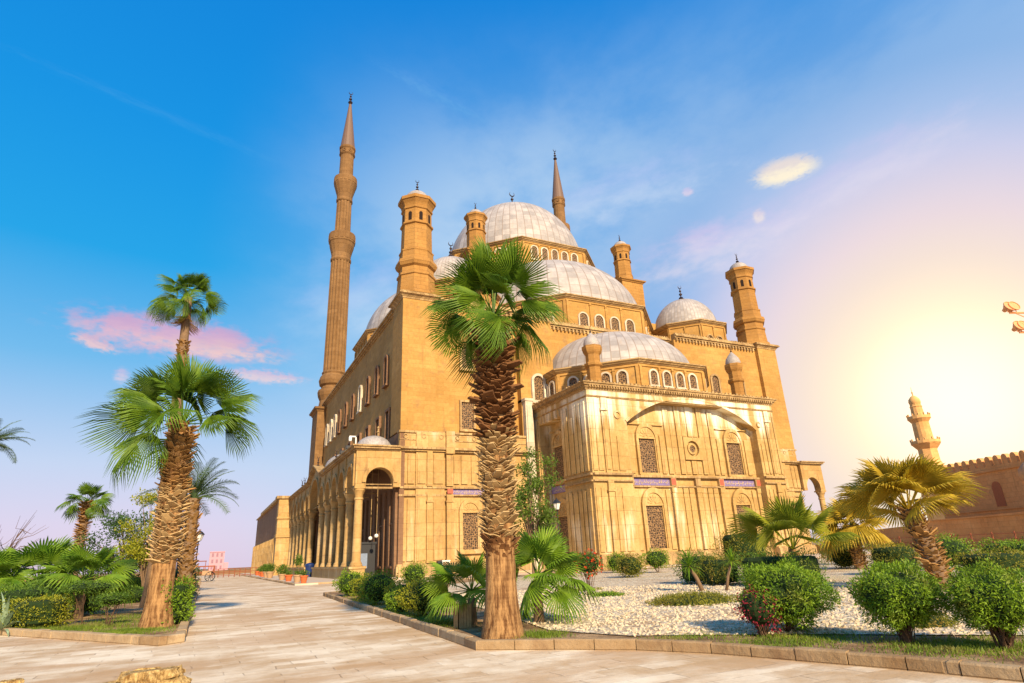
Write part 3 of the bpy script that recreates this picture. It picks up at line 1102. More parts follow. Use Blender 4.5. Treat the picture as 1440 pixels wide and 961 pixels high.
while y < 61:
    b.box(BX0 - 0.45, BX0 - 0.3, y, y + 0.25, zc, zc + rr_.uniform(0.1, 0.24))
    y += rr_.uniform(0.4, 0.6)
part(b, 'bay_cornice', M_TRIM)
b = MB()
b.fbox(FB, 0, LB, 16.45, 16.99, 0.0, 0.05)
part(b, 'bay_frieze', M_BAY)
for F_, ua, hw_, d_, sd in ((FK, Wl, 2.4, 0.1, 11), (FK, Wr, 2.4, 0.1, 12), (FBK, 4.9, 2.2, 0.17, 17)):
    q = MB()
    q.fbox(F_, ua - hw_, ua + hw_, 7.74, 8.46, 0.0, d_)
    ob = part(q, 'inscription_band', M_BLUE)
    q = MB()
    scribble(q, F_, ua - hw_ + 0.1, ua + hw_ - 0.1, 7.78, 8.42, d_ + 0.02, sd)
    q.build('lettering', M_GOLD, ob, fix=False)
for ua in (Wl, Wr):
    for s_ in (-1, 1):
        q = MB()
        q.fbox(FK, ua + s_ * 2.75 - 0.28, ua + s_ * 2.75 + 0.28, 7.78, 8.42, 0.0, 0.38)
        part(q, 'red_boss', M_RED)
for um, rm in ((3.5, 0.42), (OB + 0.55, 0.36)):
    q = MB()
    disc(q, FB, um, 14.6, rm, 0.0, 0.12, 16)
    part(q, 'medallion', M_BAY)

# ---- drums and domes --------------------------------------------------------


def finial(x, y, z, s, parent, m=None):
    """stack of balls carrying a crescent"""
    b = MB()
    pr = [(0.16, 0), (0.12, 0.12), (0.30, 0.28), (0.42, 0.5), (0.30, 0.72), (0.10, 0.86), (0.10, 1.05), (0.27, 1.2), (0.27, 1.36), (0.09, 1.5),
          (0.08, 1.72), (0.19, 1.84), (0.19, 1.98), (0.07, 2.1), (0.05, 2.4), (0.0, 2.42)]
    b.lathe([(r * s, z + h * s) for r, h in pr], 10, x, y)
    pts, rad = [], []
    for i in range(17):
        a = R(-235) + R(290) * i / 16
        pts.append((x + 0.34 * s * math.cos(a), y, z + (2.72 + 0.34 * math.sin(a)) * s))
        rad.append(max(0.012, 0.075 * math.sin(pi * i / 16)) * s)
    b.tube(pts, rad, 6)
    return b.build('finial', m or M_IRON, parent, smooth=40)


def drum(cx, cy, ap, z0, z1, name='drum', half=None, wins=4, ww=1.1, wh=1.9, faces=range(8), side=None, cz=0.9, wz=0.5):
    b = MB()
    oc = octo(cx, cy, ap)
    if half:
        keep = [p for p in oc if p[1] < half + 0.01]
        # clip the octagon at y = half
        res = []
        for i in range(8):
            p, q_ = oc[i], oc[(i + 1) % 8]
            if p[1] <= half: res.append(p)
            if (p[1] <= half) != (q_[1] <= half):
                t = (half - p[1]) / (q_[1] - p[1])
                res.append((p[0] + t * (q_[0] - p[0]), half))
        oc = res
    b.prism(oc, z0, z1)
    # pilasters between the windows
    n = len(oc)
    edges = []
    for i in range(n):
        A, B = V((*oc[i], 0)), V((*oc[(i + 1) % n], 0))
        if half and abs(A.y - half) < 0.02 and abs(B.y - half) < 0.02: continue
        e = (B - A)
        L = e.length
        nrm = V((e.y, -e.x, 0)).normalized()
        edges.append((A, e / L, nrm, L))
    for A, U, N, L in edges:
        F = (A, U, N)
        k = max(1, round(wins * L / (2 * ap * math.tan(pi / 8)))) if L > 1.8 else 0
        pw = 0.34 if ap > 8 else 0.22
        b.fbox(F, 0.02, pw, z0, z1 - 0.3, 0, 0.16)
        b.fbox(F, L - pw, L - 0.02, z0, z1 - 0.3, 0, 0.16)
        b.fbox(F, 0, L, z1 - 0.32, z1 - 0.16, 0, 0.12)
        m0 = L * 0.10
        for j in range(k):
            u = m0 + (L - 2 * m0) * (j + 0.5) / k
            if j:
                up = m0 + (L - 2 * m0) * j / k
                b.fbox(F, up - pw * 0.4, up + pw * 0.4, z0, z1 - 0.3, 0, 0.14)
                b.fbox(F, up - pw * 0.55, up + pw * 0.55, z1 - 0.62, z1 - 0.5, 0, 0.2)
            if N.y < 0.3 or N.x < -0.5:
                window(F, u, z0 + wz * (z1 - z0 - wh), ww, wh, 'arch', 0.2, 0.2, M_WHITE if ap > 8 else M_TRIM)
    ob = part(b, name, M_UP)
    c = MB()
    cornice(c, oc, z1 + 0.002, [(0.08, 0.2, 0.16), (0.28, 0.42, 0.2), (0.5, 0.52, 0.14)])
    c.build('cornice', M_TRIM, ob)
    return ob


def dome(cx, cy, z0, Rd, h, name='dome', half=None, n=72, p=1.0, rim=0.35, scale_f=None):
    b = MB()
    prof = [(Rd + rim, -0.15), (Rd + rim, 0.0), (Rd + 0.02, 0.12)]
    for i in range(0, 25):
        e = (pi / 2) * i / 24
        prof.append((Rd * math.cos(e) ** p, 0.14 + h * math.sin(e)))
    if half is None:
        b.lathe(prof, n)
    else:
        b.lathe(prof, n, a0=pi, a1=2 * pi)
        b.v = [(x, y + min(0, 0), z) for x, y, z in b.v]
    b.v = [(x + cx, y + cy, z + z0) for x, y, z in b.v]
    ob = part(b, name, M_DOME, smooth=50, origin=(cx, cy, z0))
    if scale_f: finial(0, 0, h + 0.05, scale_f, ob).location = (0, 0, 0)
    return ob


# base masses under the domes
b = MB()
b.box(25.5, 65.7, 70.0, 108.0, ZT - 0.01, 35.5)          # square podium of the central vault
b.prism(octo(CX, 88.5, 17.2), 35.5, 41.5)
part(b, 'podium', M_UP)
d1 = drum(CX, 88.5, 14.0, 41.4, 48.7, wins=5, ww=1.0, wh=2.2, wz=0.85)
dome(CX, 88.5, 49.2, 12.5, 14.0, scale_f=1.45)
drum(CX, 77.4, 15.15, 28.4, 33.55, half=88.0, wins=4, ww=1.25, wh=2.2, wz=0.35)
dome(CX, 77.4, 34.0, 14.5, 11.3, name='half_dome', n=88)
# side half domes
for cx in (29.2, 62.0):
    drum(cx, 88.5, 10.95, 28.4, 33.5, wins=4, ww=1.1, wh=2.0, wz=0.35)
    dome(cx, 88.5, 34.0, 10.5, 10.0, name='half_dome', n=72)
# bay half dome
drum(CX + 0.1, 62.25, 11.3, 18.2, 21.2, half=61.4, wins=4, ww=0.95, wh=1.65, wz=0.45)
dome(CX + 0.1, 62.25, 21.7, 10.2, 6.7, name='half_dome', half=True, n=60)
# corner domes
for cx in (25.5, 65.4):
    drum(cx, 68.4, 5.65, 28.9, 33.3, wins=2, ww=1.0, wh=1.7, wz=0.3)
    dome(cx, 68.4, 33.7, 5.0, 5.7, n=48, scale_f=0.95)


def turret(cx, cy, z0, s, name='turret', m=None, open_=True):
    """octagonal turret: flared foot, torus, shaft, lantern windows, flared head, lead cap"""
    b = MB()
    c8 = math.cos(pi / 8)
    pr = [(2.35, 0), (2.35, 0.25), (2.1, 0.5), (1.98, 2.4), (2.1, 2.5), (2.1, 2.75), (1.9, 2.85), (1.9, 3.5), (2.15, 3.7), (2.3, 4.1), (2.2, 4.5), (1.9, 4.7), (1.85, 5.6), (1.92, 5.7), (1.92, 5.85),
          (1.72, 5.95), (1.66, 9.2), (1.85, 9.3), (1.85, 9.5), (1.66, 9.6), (1.64, 11.3), (1.78, 11.4), (1.78, 11.6), (1.7, 11.7), (1.8, 12.1), (2.05, 12.5), (2.15, 12.55), (2.15, 12.95), (1.5, 13.0), (0, 13.0)]
    b.lathe([(r * s / c8, z0 + h * s) for r, h in pr], 8, cx, cy, rot=pi / 8)
    t_ = part(b, name, m or M_TOWER, origin=(cx, cy, z0))
    o2 = V((CX, 60, 0)) * -1
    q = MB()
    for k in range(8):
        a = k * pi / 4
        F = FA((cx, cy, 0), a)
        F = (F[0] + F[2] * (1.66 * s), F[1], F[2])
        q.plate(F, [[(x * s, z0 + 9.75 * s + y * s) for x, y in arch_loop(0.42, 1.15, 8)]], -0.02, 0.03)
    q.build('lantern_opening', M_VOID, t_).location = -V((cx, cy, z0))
    q = MB()
    q.lathe([(1.55 * s, 0), (1.52 * s, 0.15 * s)] + [(1.5 * s * math.cos(R(e)), 0.2 * s + 1.35 * s * math.sin(R(e))) for e in range(0, 91, 9)], 24)
    cap = q.build('cap', M_DOME, t_, smooth=50)
    cap.location = (0, 0, 13.0 * s)
    finial(0, 0, 1.5 * s, 0.62 * s, cap)
    # children built at the origin
    for o_ in cap.children: o_.location = (0, 0, 0)
    return t_


turret(18.75, 62.0, 30.0, 1.0)
turret(72.3, 61.9, 30.0, 1.0)
# two slimmer ones on piers in front of the central dome
for x in (31.9, 59.1):
    b = MB()
    b.box(x - 2.1, x + 2.1, 72.4, 76.6, 35.4, 43.6)
    cornice(b, rect(x - 2.1, x + 2.1, 72.4, 76.6), 43.6, [(0.1, 0.3, 0.25), (0.4, 0.45, 0.2)])
    part(b, 'turret_pier', M_TOWER)
    turret(x, 74.5, 44.0 - 3.2, 0.79)
# two little domed turrets on the bay
for x in (35.4, 56.1):
    b = MB()
    cx, cy, z0 = x, 51.5, 18.0
    b.lathe([(r, z0 + h) for r, h in ((0.78, 0), (0.78, 2.2), (1.0, 2.4), (1.0, 2.65), (0.8, 2.8), (0.8, 3.6), (1.0, 3.9), (1.12, 4.3), (1.12, 4.6), (0.8, 4.62), (0, 4.62))], 8, cx, cy, rot=pi / 8)
    t_ = part(b, 'bay_turret', M_TOWER, origin=(cx, cy, z0))
    q = MB()
    q.lathe([(0.88, 0), (0.9, 0.3), (0.78, 0.75), (0.45, 1.2), (0.12, 1.6), (0, 1.68)], 16)
    cap = q.build('cap', M_DOME, t_, smooth=50)
    cap.location = (0, 0, 4.62)
    f = finial(0, 0, 1.6, 0.3, cap)
    f.location = (0, 0, 0)


def minaret(cx, cy):
    Z = lambda y: (y - 1.65) * 1.041 + 1.65
    b = MB()
    b.box(cx - 3.0, cx + 3.0, cy - 3.0, cy + 3.0, 0, Z(26.8))
    cornice(b, rect(cx - 3.0, cx + 3.0, cy - 3.0, cy + 3.0), Z(26.8), [(0.1, 0.3, 0.4), (0.5, 0.6, 0.35)])
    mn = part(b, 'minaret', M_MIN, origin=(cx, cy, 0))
    back = -V((cx, cy, 0))
    b = MB()
    pr = [(2.6, Z(27.5)), (2.5, Z(28.4)), (2.35, Z(29.3)), (2.75, Z(30.2)), (2.85, Z(30.8)), (2.7, Z(31.3)), (2.25, Z(31.5)), (2.2, Z(32.0)), (2.6, Z(32.3)), (2.75, Z(33.0)), (2.5, Z(33.8)), (2.15, Z(34.3)), (2.3, Z(34.6)), (2.1, Z(34.9))]
    b.lathe(pr, 16, cx, cy)
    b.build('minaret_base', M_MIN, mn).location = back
    # fluted shafts
    b = MB()

    def shaft(z0, z1, r0, r1, nf=16):
        n = nf * 4
        ring = []
        for z_, r in ((z0, r0), (z1, r1)):
            for j in range(n):
                k = (1.0, 0.97, 0.88, 0.97)[j % 4]
                a = 2 * pi * j / n
                ring.append((cx + r * k * math.cos(a), cy + r * k * math.sin(a), z_))
        b.add(ring, [(j, (j + 1) % n, (j + 1) % n + n, j + n) for j in range(n)])
    shaft(Z(34.9), Z(57.5), 2.08, 1.95)
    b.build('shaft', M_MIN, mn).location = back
    b = MB()
    shaft(Z(63.9), Z(71.2), 1.62, 1.55, 12)
    b.build('shaft', M_MIN, mn).location = back
    b = MB()
    b.lathe([(1.5, Z(77)), (1.45, Z(82.8))], 16, cx, cy)
    b.build('shaft', M_MIN, mn).location = back
    for prb, nm in (([(1.95, Z(57.5)), (2.1, Z(57.8)), (2.1, Z(58.1)), (1.95, Z(58.3)), (2.0, Z(59.2)), (2.25, Z(60.2)), (2.45, Z(60.9)), (2.55, Z(61.6)), (2.7, Z(61.8)), (2.7, Z(63.6)), (2.6, Z(63.7)), (1.6, Z(63.7))], 'balcony'),
                    ([(1.55, Z(71.2)), (1.72, Z(71.4)), (1.72, Z(71.8)), (1.6, Z(72.0)), (1.7, Z(73.0)), (2.05, Z(74.2)), (2.25, Z(74.9)), (2.4, Z(75.3)), (2.4, Z(77.0)), (2.3, Z(77.1)), (1.4, Z(77.1))], 'balcony')):
        q = MB()
        q.lathe(prb, 16, cx, cy)
        for k in range(16):
            a = 2 * pi * k / 16
            F = FA((cx, cy, 0), a + pi / 16)
            rr = prb[-3][0] * math.cos(pi / 16)
            F = (F[0] + F[2] * rr, F[1], F[2])
            q.fbox(F, -0.34, 0.34, prb[-4][1] + 0.35, prb[-3][1] - 0.3, 0.0, 0.07)
        q.build(nm, M_MIN, mn).location = back
    q = MB()
    q.lathe([(1.5, Z(82.6)), (1.72, Z(82.9)), (1.55, Z(83.1)), (1.55, Z(84.0)), (1.75, Z(84.3)), (1.75, Z(84.7))], 16, cx, cy)
    for k in range(8): 
        F = FA((cx, cy, 0), 2 * pi * k / 8 + .2)
        F = (F[0] + F[2] * 1.52, F[1], F[2])
        disc(q, F, 0, Z(83.55), 0.36, 0.0, 0.14, 8)
    q.build('crown_ring', M_MIN, mn).location = back
    q = MB()
    q.lathe([(1.6, Z(84.7)), (0.28, Z(96.4)), (0, Z(96.4))], 16, cx, cy)
    cone = q.build('spire', M_CONE, mn)
    cone.location = back
    f = finial(cx, cy, Z(96.3), 1.25, mn)
    f.location = back


minaret(18.55, 114.5)
minaret(72.5, 114.5)
# ---- left portico -------------------------------------------------------------
PX0, PX1 = 12.2, 16.75
PY0, PY1 = 59.5, 111.0
colY = [60.05, 64.25, 68.45, 72.65, 76.85, 81.05, 89.5, 93.7, 97.9, 102.1, 106.3, 110.4]


def arcade(F, cols, zb, zt, rz, u_end, extra_top=None, wid=0.5):
    """wall plate with round headed openings between successive column axes"""
    loops = []
    u0, u1 = cols[0] - wid, cols[-1] + wid
    if extra_top:
        c, hwid, hh = extra_top
        top = [(u1, zt), (c + hwid, zt), (c + hwid * 0.5, zt + hh * 0.55), (c, zt + hh), (c - hwid * 0.5, zt + hh * 0.55), (c - hwid, zt), (u0, zt)]
    else:
        top = [(u1, zt), (u0, zt)]
    # scalloped lower edge: build as one outline
    low = [(u0, zb)]
    for a, c in zip(cols[:-1], cols[1:]):
        r = (c - a) / 2 - 0.48
        m_ = (a + c) / 2
        low.append((m_ - r, zb))
        k = rz if (c - a) < 6 else 0.92
        for i in range(1, 14):
            t = pi - pi * i / 14
            low.append((m_ + r * math.cos(t), zb + 0.35 + r * k * math.sin(t)))
        low.append((m_ + r, zb))
    low.append((u1, zb))
    return [low + top]


def column(x, y, z0=1.25, zc=7.3, parent=None, r=0.42, name='column'):
    b = MB()
    b.lathe([(r * 1.45, z0), (r * 1.45, z0 + 0.12), (r * 1.3, z0 + 0.2), (r * 1.3, z0 + 0.3), (r * 1.08, z0 + 0.4), (r, z0 + 0.5), (r * 0.9, zc - 0.05), (r * 1.06, zc), (r * 1.06, zc + 0.12), (r * 0.92, zc + 0.2),
             (r * 1.0, zc + 0.5), (r * 1.35, zc + 0.8), (r * 1.45, zc + 0.85), (r * 1.45, zc + 0.98), (r * 1.2, zc + 1.0)], 16, x, y)
    b.box(x - r * 1.35, x + r * 1.35, y - r * 1.35, y + r * 1.35, zc + 1.0, zc + 1.18)
    o = b.build(name, M_LOW, parent, smooth=35, origin=(x, y, z0))
    return o


c0 = column(12.75, colY[0], parent=mosque)
for y in colY[1:]:
    o = c0.copy()
    col.objects.link(o)
    o.parent = mosque
    o.location = V((12.75, y, 1.25)) - WO[mosque]
b = MB()
FPs = (V((PX0 + 0.05, 0, 0)), V((0, 1, 0)), V((-1, 0, 0)))
for lp in arcade(FPs, colY, 8.47, 12.0, 1.18, None, (85.27, 5.2, 1.7)):
    b.plate(FPs, [lp], -0.95, 0.0)
FPf = FR((0, PY0, 0), '-y')
b.plate(FPf, [[(PX0 + 1.0, 8.47), (13.25, 8.47), (13.25, 8.9)] + [(14.6 + 1.35 * math.cos(pi - pi * i / 14), 8.9 + 1.4 * math.sin(pi * i / 14)) for i in range(15)] + [(15.95, 8.47), (16.7, 8.47), (16.7, 12.0), (PX0 + 1.0, 12.0)]], -0.95, 0.0)
part(b, 'arcade_wall', M_LOW)
b = MB()
for k in range(24):        # raised archivolt of the front arch
    a, c = pi * k / 24, pi * (k + 1) / 24
    r0, r1 = 1.38, 1.75
    b.plate(FPf, [[(14.6 + r0 * math.cos(a), 8.9 + 1.04 * r0 * math.sin(a)), (14.6 + r1 * math.cos(a), 8.9 + r1 * math.sin(a)), (14.6 + r1 * math.cos(c), 8.9 + r1 * math.sin(c)), (14.6 + r0 * math.cos(c), 8.9 + 1.04 * r0 * math.sin(c))]], 0.002, 0.12)
for a, c in zip(colY[:-1], colY[1:]):   # and of the side arches
    m_, r = (a + c) / 2, (c - a) / 2 - 0.48
    kz = 1.18 if r < 3 else 0.92
    pin, pout = [], []
    for i in range(17):
        t = pi * i / 16
        pin.append((m_ + r * math.cos(t), 8.82 + r * kz * math.sin(t)))
        pout.append((m_ + (r + 0.3) * math.cos(t), 8.82 + (r + 0.3) * kz * math.sin(t)))
    for i in range(16):
        b.plate(FPs, [[pin[i], pout[i], pout[i + 1], pin[i + 1]]], 0.002, 0.14)
for y in colY:
    b.fbox(FPs, y - 0.09, y + 0.09, 8.6, 12.0, 0.0, 0.16)
# plinth under the columns, broken at the central arch
for ya, yb in ((PY0 - 0.1, 82.0), (88.6, PY1)):
    b.box(PX0 - 0.15, PX0 + 1.25, ya, yb, 0.0, 1.05)
    b.box(PX0 - 0.25, PX0 + 1.35, ya - 0.1, yb + 0.1, 1.05, 1.26)
part(b, 'archivolt', M_LOW)
b = MB()
prof = [(0.1, 12.0, 12.15), (0.3, 12.15, 12.35), (0.45, 12.35, 12.5)]
for d, z0, z1 in prof:
    b.box(PX0 - d, PX1 - 0.2, PY0 - d, PY0 + 0.5, z0 + 0.001, z1)
    for ya, yb in ((PY0 + 0.5, 80.1), (90.45, PY1)):
        b.box(PX0 - d, PX0 + 0.8, ya, yb, z0 + 0.001, z1)
    # bowed gable over the middle arch
    g = [(80.1, 12.0), (82.6, 12.93), (85.27, 13.7), (87.9, 12.93), (90.45, 12.0)]
    for i in range(4):
        (u0, v0), (u1, v1) = g[i], g[i + 1]
        k0, k1 = z0 - 12.0, z1 - 12.0
        b.plate(FPs, [[(u0, v0 + k0), (u1, v1 + k0), (u1, v1 + k1), (u0, v0 + k1)]], -0.8, d + 0.05)
part(b, 'portico_cornice', M_TRIM)
b = MB()
b.box(PX0 + 0.9, PX1, PY0 + 0.9, PY1, 11.6, 12.3)       # vault slab
b.box(PX1 - 0.1, PX1 + 0.4, PY0 + 0.3, YB, 0.0, 14.1)   # wall behind the columns
for y in colY:
    b.box(PX0 + 0.9, PX1, y - 0.3, y + 0.3, 10.9, 11.6)
for y in [60.6 + 2.1 * i for i in range(24)]:
    b.box(PX1 - 0.35, PX1 - 0.1, y - 0.3, y + 0.3, 0.0, 8.4)
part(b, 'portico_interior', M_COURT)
b = MB()
for y in colY:
    b.tube([(PX0 + 0.5, y, 8.75), (PX1, y, 8.75)], 0.06, 6)
for a, c in zip(colY[:-1], colY[1:]):
    b.tube([(PX0 + 0.5, a, 8.75), (PX0 + 0.5, c, 8.75)], 0.05, 6)
b.box(13.3, 15.95, PY0 + 0.25, PY0 + 0.4, 8.32, 8.5)
part(b, 'tie_rod', M_TRIM)
FI = FR((PX1 - 0.1, 0, 0), '-x')
for y in (62.2, 66.4, 70.6, 74.8, 79.0):
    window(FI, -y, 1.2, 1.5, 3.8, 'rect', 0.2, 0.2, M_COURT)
for y, r in ((62.1, 1.85), (76.8, 2.5), (97, 2.2)):
    dome(14.5, y, 12.35, r, r * 0.78, n=24, rim=0.15)
b = MB()
b.tube([(14.9, 62.1, 13.7), (14.9, 62.1, 15.0)], 0.05, 6)
b.lathe([(0, 14.2), (0.2, 14.35), (0, 14.5)], 8, 14.9, 62.1)
b.lathe([(0, 14.7), (0.15, 14.8), (0, 14.95)], 8, 14.9, 62.1)
part(b, 'portico_finial', M_TRIM)
for y in (71.5, 85.0, 97.0, 99.8):
    finial(PX0 + 0.2, y, 12.5 if y != 85 else 13.8, 0.55, mosque)
# ---- right portico, seen through its end arch ---------------------------------
b = MB()
RX0, RX1 = X1, 78.7
b.plate(FR((0, PY0, 0), '-y'), [[(RX0 + 0.1, 8.47), (RX0 + 0.75, 8.47), (RX0 + 0.75, 8.9)] + [(76.4 + 1.35 * math.cos(pi - pi * i / 14), 8.9 + 1.4 * math.sin(pi * i / 14)) for i in range(15)] + [(77.75, 8.47), (RX1, 8.47), (RX1, 12.0), (RX0 + 0.1, 12.0)]], -0.9, 0.0)
FPr = (V((RX1, 0, 0)), V((0, 1, 0)), V((1, 0, 0)))
for lp in arcade(FPr, colY, 8.47, 12.0, 1.18, None): b.plate(FPr, [lp], -0.9, -0.02)
b.box(RX1 - 1.3, RX1 + 0.1, PY0 - 0.1, PY1, 0.0, 1.25)
part(b, 'arcade_wall', M_LOW)
b = MB()
for d, z0, z1 in prof:
    b.box(RX0, RX1 + d, PY0 - d, PY0 + 0.5, z0 + 0.001, z1)
    b.box(RX1 - 0.8, RX1 + d, PY0 + 0.5, PY1, z0 + 0.001, z1)
part(b, 'portico_cornice', M_TRIM)
for y in colY:
    o = c0.copy()
    col.objects.link(o)
    o.parent = mosque
    o.location = V((78.2, y, 1.25)) - WO[mosque]
# ---- courtyard wing beyond the portico -----------------------------------------
b = MB()
b.box(10.7, 16.6, 111.6, 166.0, 6.2, 12.3)
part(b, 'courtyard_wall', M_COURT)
b = MB()
b.box(10.3, 12.6, 111.4, 113.6, 0.0, 12.3)
part(b, 'corner_pier', M_LOW)
b = MB()
b.box(10.45, 16.5, 111.5, 166.0, 0.0, 6.2)
for y in [114.5 + i * 2.6 for i in range(20)]:
    b.box(10.2, 10.45, y, y + 0.9, 0.0, 6.0)
b.box(10.2, 12.7, 111.2, 113.7, 6.0, 6.5)
b.box(10.2, 12.7, 111.2, 113.7, 9.0, 9.3)
b.box(10.0, 12.9, 111.0, 114.0, 0.0, 1.2)
part(b, 'courtyard_arcade', M_LOW)
b = MB()
b.box(9.9, 12.9, 111.1, 114.2, 12.3, 12.75)
b.box(10.2, 16.6, 114.2, 150.0, 12.3, 12.8)
b.box(10.4, 16.6, 150.0, 166.2, 12.3, 12.5)
part(b, 'courtyard_cornice', M_TRIM)
# ------------------------------------------------------------------ vegetation


def leaf_mat(name, c1, c2, c3=None, trans=0.35, scale=3.0, rough=0.55):
    """leaf: colour varies from clump to clump; light passes through"""
    m = bpy.data.materials.new(name)
    m.use_nodes = True
    t = NT(m.node_tree)
    t.n.clear()
    p = t.pos()
    n = t.noise(p, scale, 4, 0.6)
    f = t.noise(p, 45.0, 2, 0.6)
    c = t.mix(t.ramp(t.math('ADD', t.math('MULTIPLY', n, 0.6), t.math('MULTIPLY', f, 0.4)), 0.34, 0.66), c1, c2)
    if c3: c = t.mix(t.math('MULTIPLY', t.ramp(t.noise(p, scale * 0.6, 3), 0.55, 0.7), 0.8), c, c3)
    b = t.new('ShaderNodeBsdfPrincipled')
    t.put(b.inputs['Base Color'], c)
    b.inputs['Roughness'].default_value = rough
    b.inputs['Specular IOR Level'].default_value = 0.3
    tr = t.new('ShaderNodeBsdfTranslucent')
    t.put(tr.inputs[0], t.mix(0.5, c, (0.22, 0.30, 0.02)))
    mx = t.new('ShaderNodeMixShader')
    mx.inputs[0].default_value = trans
    t.l.new(b.outputs[0], mx.inputs[1])
    t.l.new(tr.outputs[0], mx.inputs[2])
    t.l.new(mx.outputs[0], t.new('ShaderNodeOutputMaterial').inputs[0])
    return m


L_FAN = leaf_mat('fan_palm_leaf', (0.028, 0.09, 0.005), (0.17, 0.28, 0.015), trans=0.32, scale=1.6)
L_FANB = leaf_mat('sun_tinted_fan_leaf', (0.06, 0.16, 0.008), (0.28, 0.43, 0.03), trans=0.4, scale=1.5)  # brighter copy of the fan leaf, sunlight put into its colour
L_FANY = leaf_mat('yellow_green_fan_leaf', (0.17, 0.21, 0.012), (0.40, 0.40, 0.03), trans=0.45, scale=1.2)  # yellow-green tint for the young palm and the sprouts
L_GOLD = leaf_mat('golden_fan_leaf', (0.42, 0.27, 0.02), (0.72, 0.50, 0.05), trans=0.45, scale=1.2)
L_DATE = leaf_mat('date_palm_leaflet', (0.06, 0.12, 0.05), (0.15, 0.21, 0.08), trans=0.3, scale=1.0)
L_BUSH = leaf_mat('clipped_bush_leaf', (0.07, 0.16, 0.006), (0.28, 0.42, 0.02), (0.24, 0.24, 0.04), trans=0.3, scale=3.0)
L_BUSHD = leaf_mat('dark_bush_leaf', (0.04, 0.10, 0.008), (0.14, 0.23, 0.02), trans=0.25, scale=2.5)
L_BUSHY = leaf_mat('yellow_green_bush_leaf', (0.17, 0.22, 0.008), (0.48, 0.44, 0.03), trans=0.35, scale=4.0)
L_BUSHO = leaf_mat('olive_hedge_leaf', (0.12, 0.12, 0.010), (0.30, 0.28, 0.025), (0.28, 0.17, 0.03), trans=0.3, scale=2.0)
L_RED = leaf_mat('crimson_leaf', (0.14, 0.008, 0.02), (0.42, 0.025, 0.06), trans=0.3, scale=6)
L_FLOW = leaf_mat('red_flower', (0.55, 0.03, 0.01), (0.80, 0.10, 0.02), trans=0.3, scale=9)
L_TREE = leaf_mat('broadleaf', (0.05, 0.11, 0.01), (0.17, 0.25, 0.03), trans=0.35, scale=1.5)
L_TREED = leaf_mat('dark_broadleaf', (0.025, 0.065, 0.015), (0.07, 0.14, 0.03), trans=0.25, scale=1.5)
L_AGAVE = leaf_mat('agave_leaf', (0.16, 0.24, 0.13), (0.36, 0.46, 0.28), trans=0.15, scale=2)
L_GRASS = leaf_mat('grass_blade', (0.09, 0.16, 0.012), (0.24, 0.31, 0.03), (0.32, 0.26, 0.08), trans=0.35, scale=1.2)
M_BARK = plain('grey_brown_bark', (0.20, 0.125, 0.07), 0.9, var=0.5, scale=12)
M_BOOT = plain('dark_leaf_base', (0.155, 0.068, 0.024), 0.85, var=0.6, scale=7)
M_BOOTL = plain('straw_leaf_base', (0.46, 0.31, 0.14), 0.85, var=0.55, scale=6)
M_BOOTM = plain('brown_leaf_base', (0.33, 0.18, 0.06), 0.85, var=0.6, scale=6)
M_TWIG = plain('twig', (0.12, 0.07, 0.04), 0.9)


def trunk_mat():
    m, t, b = mat('smooth_palm_trunk', 0.85)
    p = t.pos()
    x, y, z = t.xyz(p)
    n = t.noise(t.comb(t.math('MULTIPLY', x, 13.0), t.math('MULTIPLY', y, 13.0), t.math('MULTIPLY', z, 1.6)), 1.0, 6, 0.7)
    r = t.noise(t.comb(x, y, t.math('MULTIPLY', z, 14.0)), 1.0, 4, 0.6)
    f = t.math('ADD', t.math('MULTIPLY', n, 0.86), t.math('MULTIPLY', r, 0.14))
    c = t.mix(t.ramp(f, 0.38, 0.60), (0.13, 0.055, 0.018), (0.44, 0.245, 0.095))
    c = t.mix(t.math('MULTIPLY', t.ramp(t.noise(p, 2.2, 5, 0.65), 0.5, 0.7), 0.6), c, (0.24, 0.12, 0.045))
    t.put(b.inputs['Base Color'], c)
    bump(t, b, f, 1.0, 0.08)
    return m


M_TRUNK = trunk_mat()


